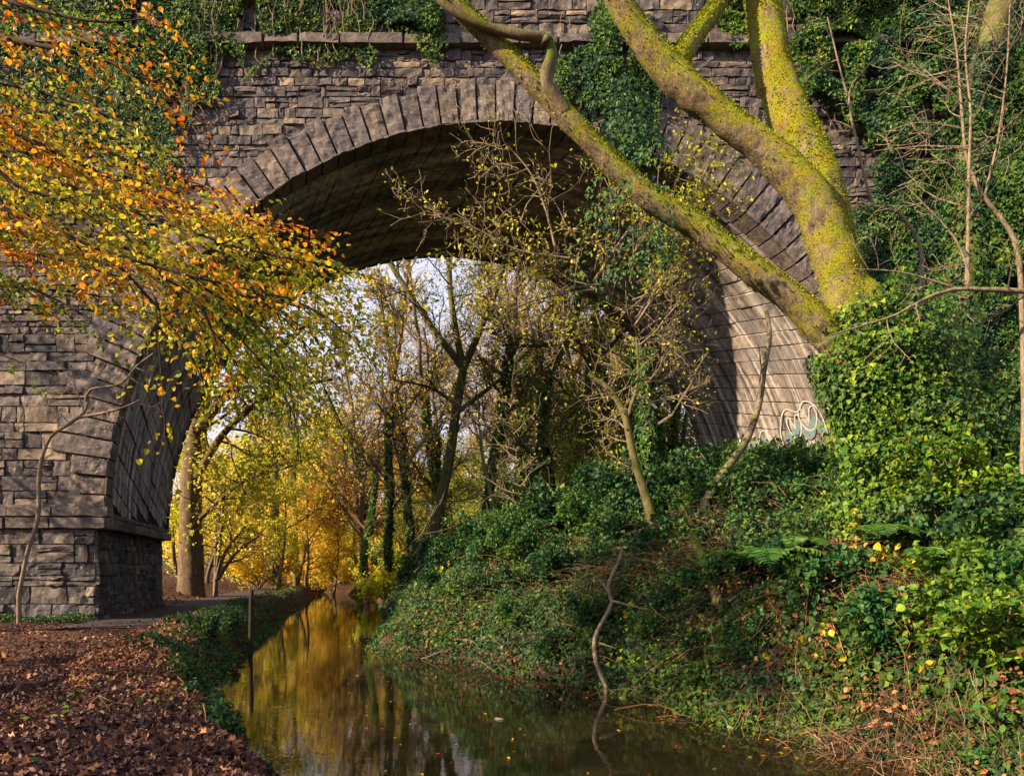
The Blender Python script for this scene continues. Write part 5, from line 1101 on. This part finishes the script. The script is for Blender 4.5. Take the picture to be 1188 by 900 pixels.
SUN_EL, SUN_AZ, SUN_E = 27.5, 64.0, 5.0     # azimuth: degrees the sun stands left of straight behind the camera
SKY, EXPO = .15, 1.5
SHADE = [(-11.5,1.0,.56,1.1),(-15,10.5,.85,0),(-21,3,.85,2.6),(-13,-7,.75,4)]  # spots of the unseen trees added to dapple the low sun

def main():
    M = mats()
    M['moss_tuft'] = leaf_mat('moss_tuft', [(.20,.25,.018),(.38,.40,.024),(.11,.15,.013)], [(.28,.31,.02),(.18,.22,.015)], .35, .7, 2, .1)
    ground(); bridge(); big_tree(M); beech(M); bush = beyond(M); banks(M, bush); foreground_stems(M); shade_trees(M)
    wall_ivy('wall_ivy', 'great dark curtain of ivy hiding the right end of the bridge', [(905,-30),(915,60),(925,120),(952,128),(1005,160),(1008,215),(985,255),(965,330),(978,420),(985,480),(960,520),(960,620),(1330,640),(1330,-30)], 80000, 'ivy_dark', .6, .085, 14, M)
    wall_ivy('wall_ivy', 'sunlit yellow-green ivy patch at the right edge of the bridge wall', [(1120,90),(1330,60),(1330,420),(1140,360),(1110,220)], 17000, 'ivy_mid', .8, .085, 4, M)
    wall_ivy('wall_ivy', 'lime-tinged ivy spilling over the wall beside the upright limb', [(910,-30),(1010,-30),(1000,60),(985,110),(940,130),(918,80)], 9000, 'ivy_mid', .65, .085, 4, M)
    wall_ivy('wall_ivy', 'leafy fringe of ivy with bare tan runners along the parapet top left', [(90,-30),(520,-30),(515,20),(490,48),(420,40),(330,30),(290,52),(262,80),(225,108),(185,90),(140,60)], 12000, 'ivy_mid', .35, .08, 90, M, 16)
    wall_ivy('wall_ivy', 'thin straggling ivy and bare runners trailing over the ledge top left', [(235,28),(520,30),(505,66),(420,60),(360,78),(300,68),(250,120),(215,150)], 2600, 'ivy_mid', .25, .075, 110, M, 22)
    wall_ivy('wall_ivy', 'ivy thatch on the far left spandrel behind the beech leaves', [(-60,-30),(150,-30),(200,90),(215,190),(150,260),(-60,280)], 11000, 'ivy_mid', .3, .08, 30, M, 16)
    wall_ivy('wall_ivy', 'dense green ivy cushion on the parapet above the crown of the arch', [(425,-30),(515,-30),(510,25),(500,46),(455,42),(430,20)], 5000, 'ivy_dark', .45, .08, 3, M, 8)
    wall_ivy('wall_ivy', 'hanging ivy trailing down the wall between the two leaning limbs', [(690,-20),(735,10),(735,60),(765,90),(760,150),(745,205),(715,190),(690,130),(640,110),(645,75),(690,60)], 7500, 'ivy_dark', .6, .08, 12, M, 12)
    wall_ivy('wall_ivy', 'small ivy spray on the parapet between the fork and the upright limb', [(820,-20),(870,-20),(868,60),(840,58),(826,30)], 900, 'ivy_bright', .4, .10, 4, M, 8)
    # world, sun
    w = bpy.data.worlds.new('World'); bpy.context.scene.world = w; w.use_nodes = True; nt = w.node_tree
    sky = nt.nodes.new('ShaderNodeTexSky'); sky.sky_type = 'NISHITA'; sky.sun_disc = False
    az = R_(SUN_AZ); el = R_(SUN_EL); to = A(-math.sin(az)*math.cos(el), -math.cos(az)*math.cos(el), math.sin(el))
    sky.sun_elevation = el; sky.sun_rotation = math.atan2(to[0], to[1]); sky.altitude = 50; sky.air_density = 1.0; sky.dust_density = 1.6; sky.ozone_density = 1.0
    tc = nt.nodes.new('ShaderNodeTexCoord'); mp = nt.nodes.new('ShaderNodeMapping'); mp.inputs['Scale'].default_value = (1.6, 1.6, 4.5); nt.links.new(tc.outputs['Generated'], mp.inputs[0])
    cn = nd(nt.nodes, 'ShaderNodeTexNoise', Scale=2.2, Detail=8.0, Roughness=.6); nt.links.new(mp.outputs[0], cn.inputs['Vector'])
    cr = ramp(nt.nodes, [(.36, (.72,.72,.72)), (.56, (1,1,1))]); nt.links.new(cn.outputs[0], cr.inputs[0])
    cc = mixc(nt.nodes, nt.links, cr.outputs[0], sky.outputs[0], (2.2, 2.15, 2.5))
    bg = nt.nodes['Background']; nt.links.new(cc, bg.inputs[0]); bg.inputs[1].default_value = SKY
    l = bpy.data.lights.new('sun', 'SUN'); l.energy = SUN_E; l.angle = R_(.6); l.color = (1, .75, .47)
    o = bpy.data.objects.new('sun', l); C.objects.link(o); o.rotation_euler = Vector(to).to_track_quat('Z', 'Y').to_euler(); o.location = (-20, -15, 20)
    cam = bpy.data.cameras.new('camera'); cam.sensor_width = 36; cam.lens = 36*F/1188; cam.shift_y = (660-450)/1188; cam.clip_start = .1; cam.clip_end = 3000
    o = bpy.data.objects.new('camera', cam); C.objects.link(o); o.location = (0, 0, 0); o.rotation_euler = (R_(90), 0, 0)
    sc = bpy.context.scene; sc.camera = o
    sc.view_settings.view_transform = 'Standard'; sc.view_settings.look = 'None'; sc.view_settings.exposure = EXPO; sc.view_settings.gamma = 1
    c = sc.cycles; c.max_bounces = 7; c.diffuse_bounces = 4; c.glossy_bounces = 3; c.transmission_bounces = 3; c.transparent_max_bounces = 4
    c.use_denoising = True; c.denoiser = 'OPENIMAGEDENOISE'; c.denoising_input_passes = 'RGB_ALBEDO_NORMAL'; c.caustics_reflective = False; c.caustics_refractive = False; c.sample_clamp_indirect = 6
    print('VERTS', sum(len(m.vertices) for m in bpy.data.meshes), 'OBJS', len(bpy.data.objects))
main()
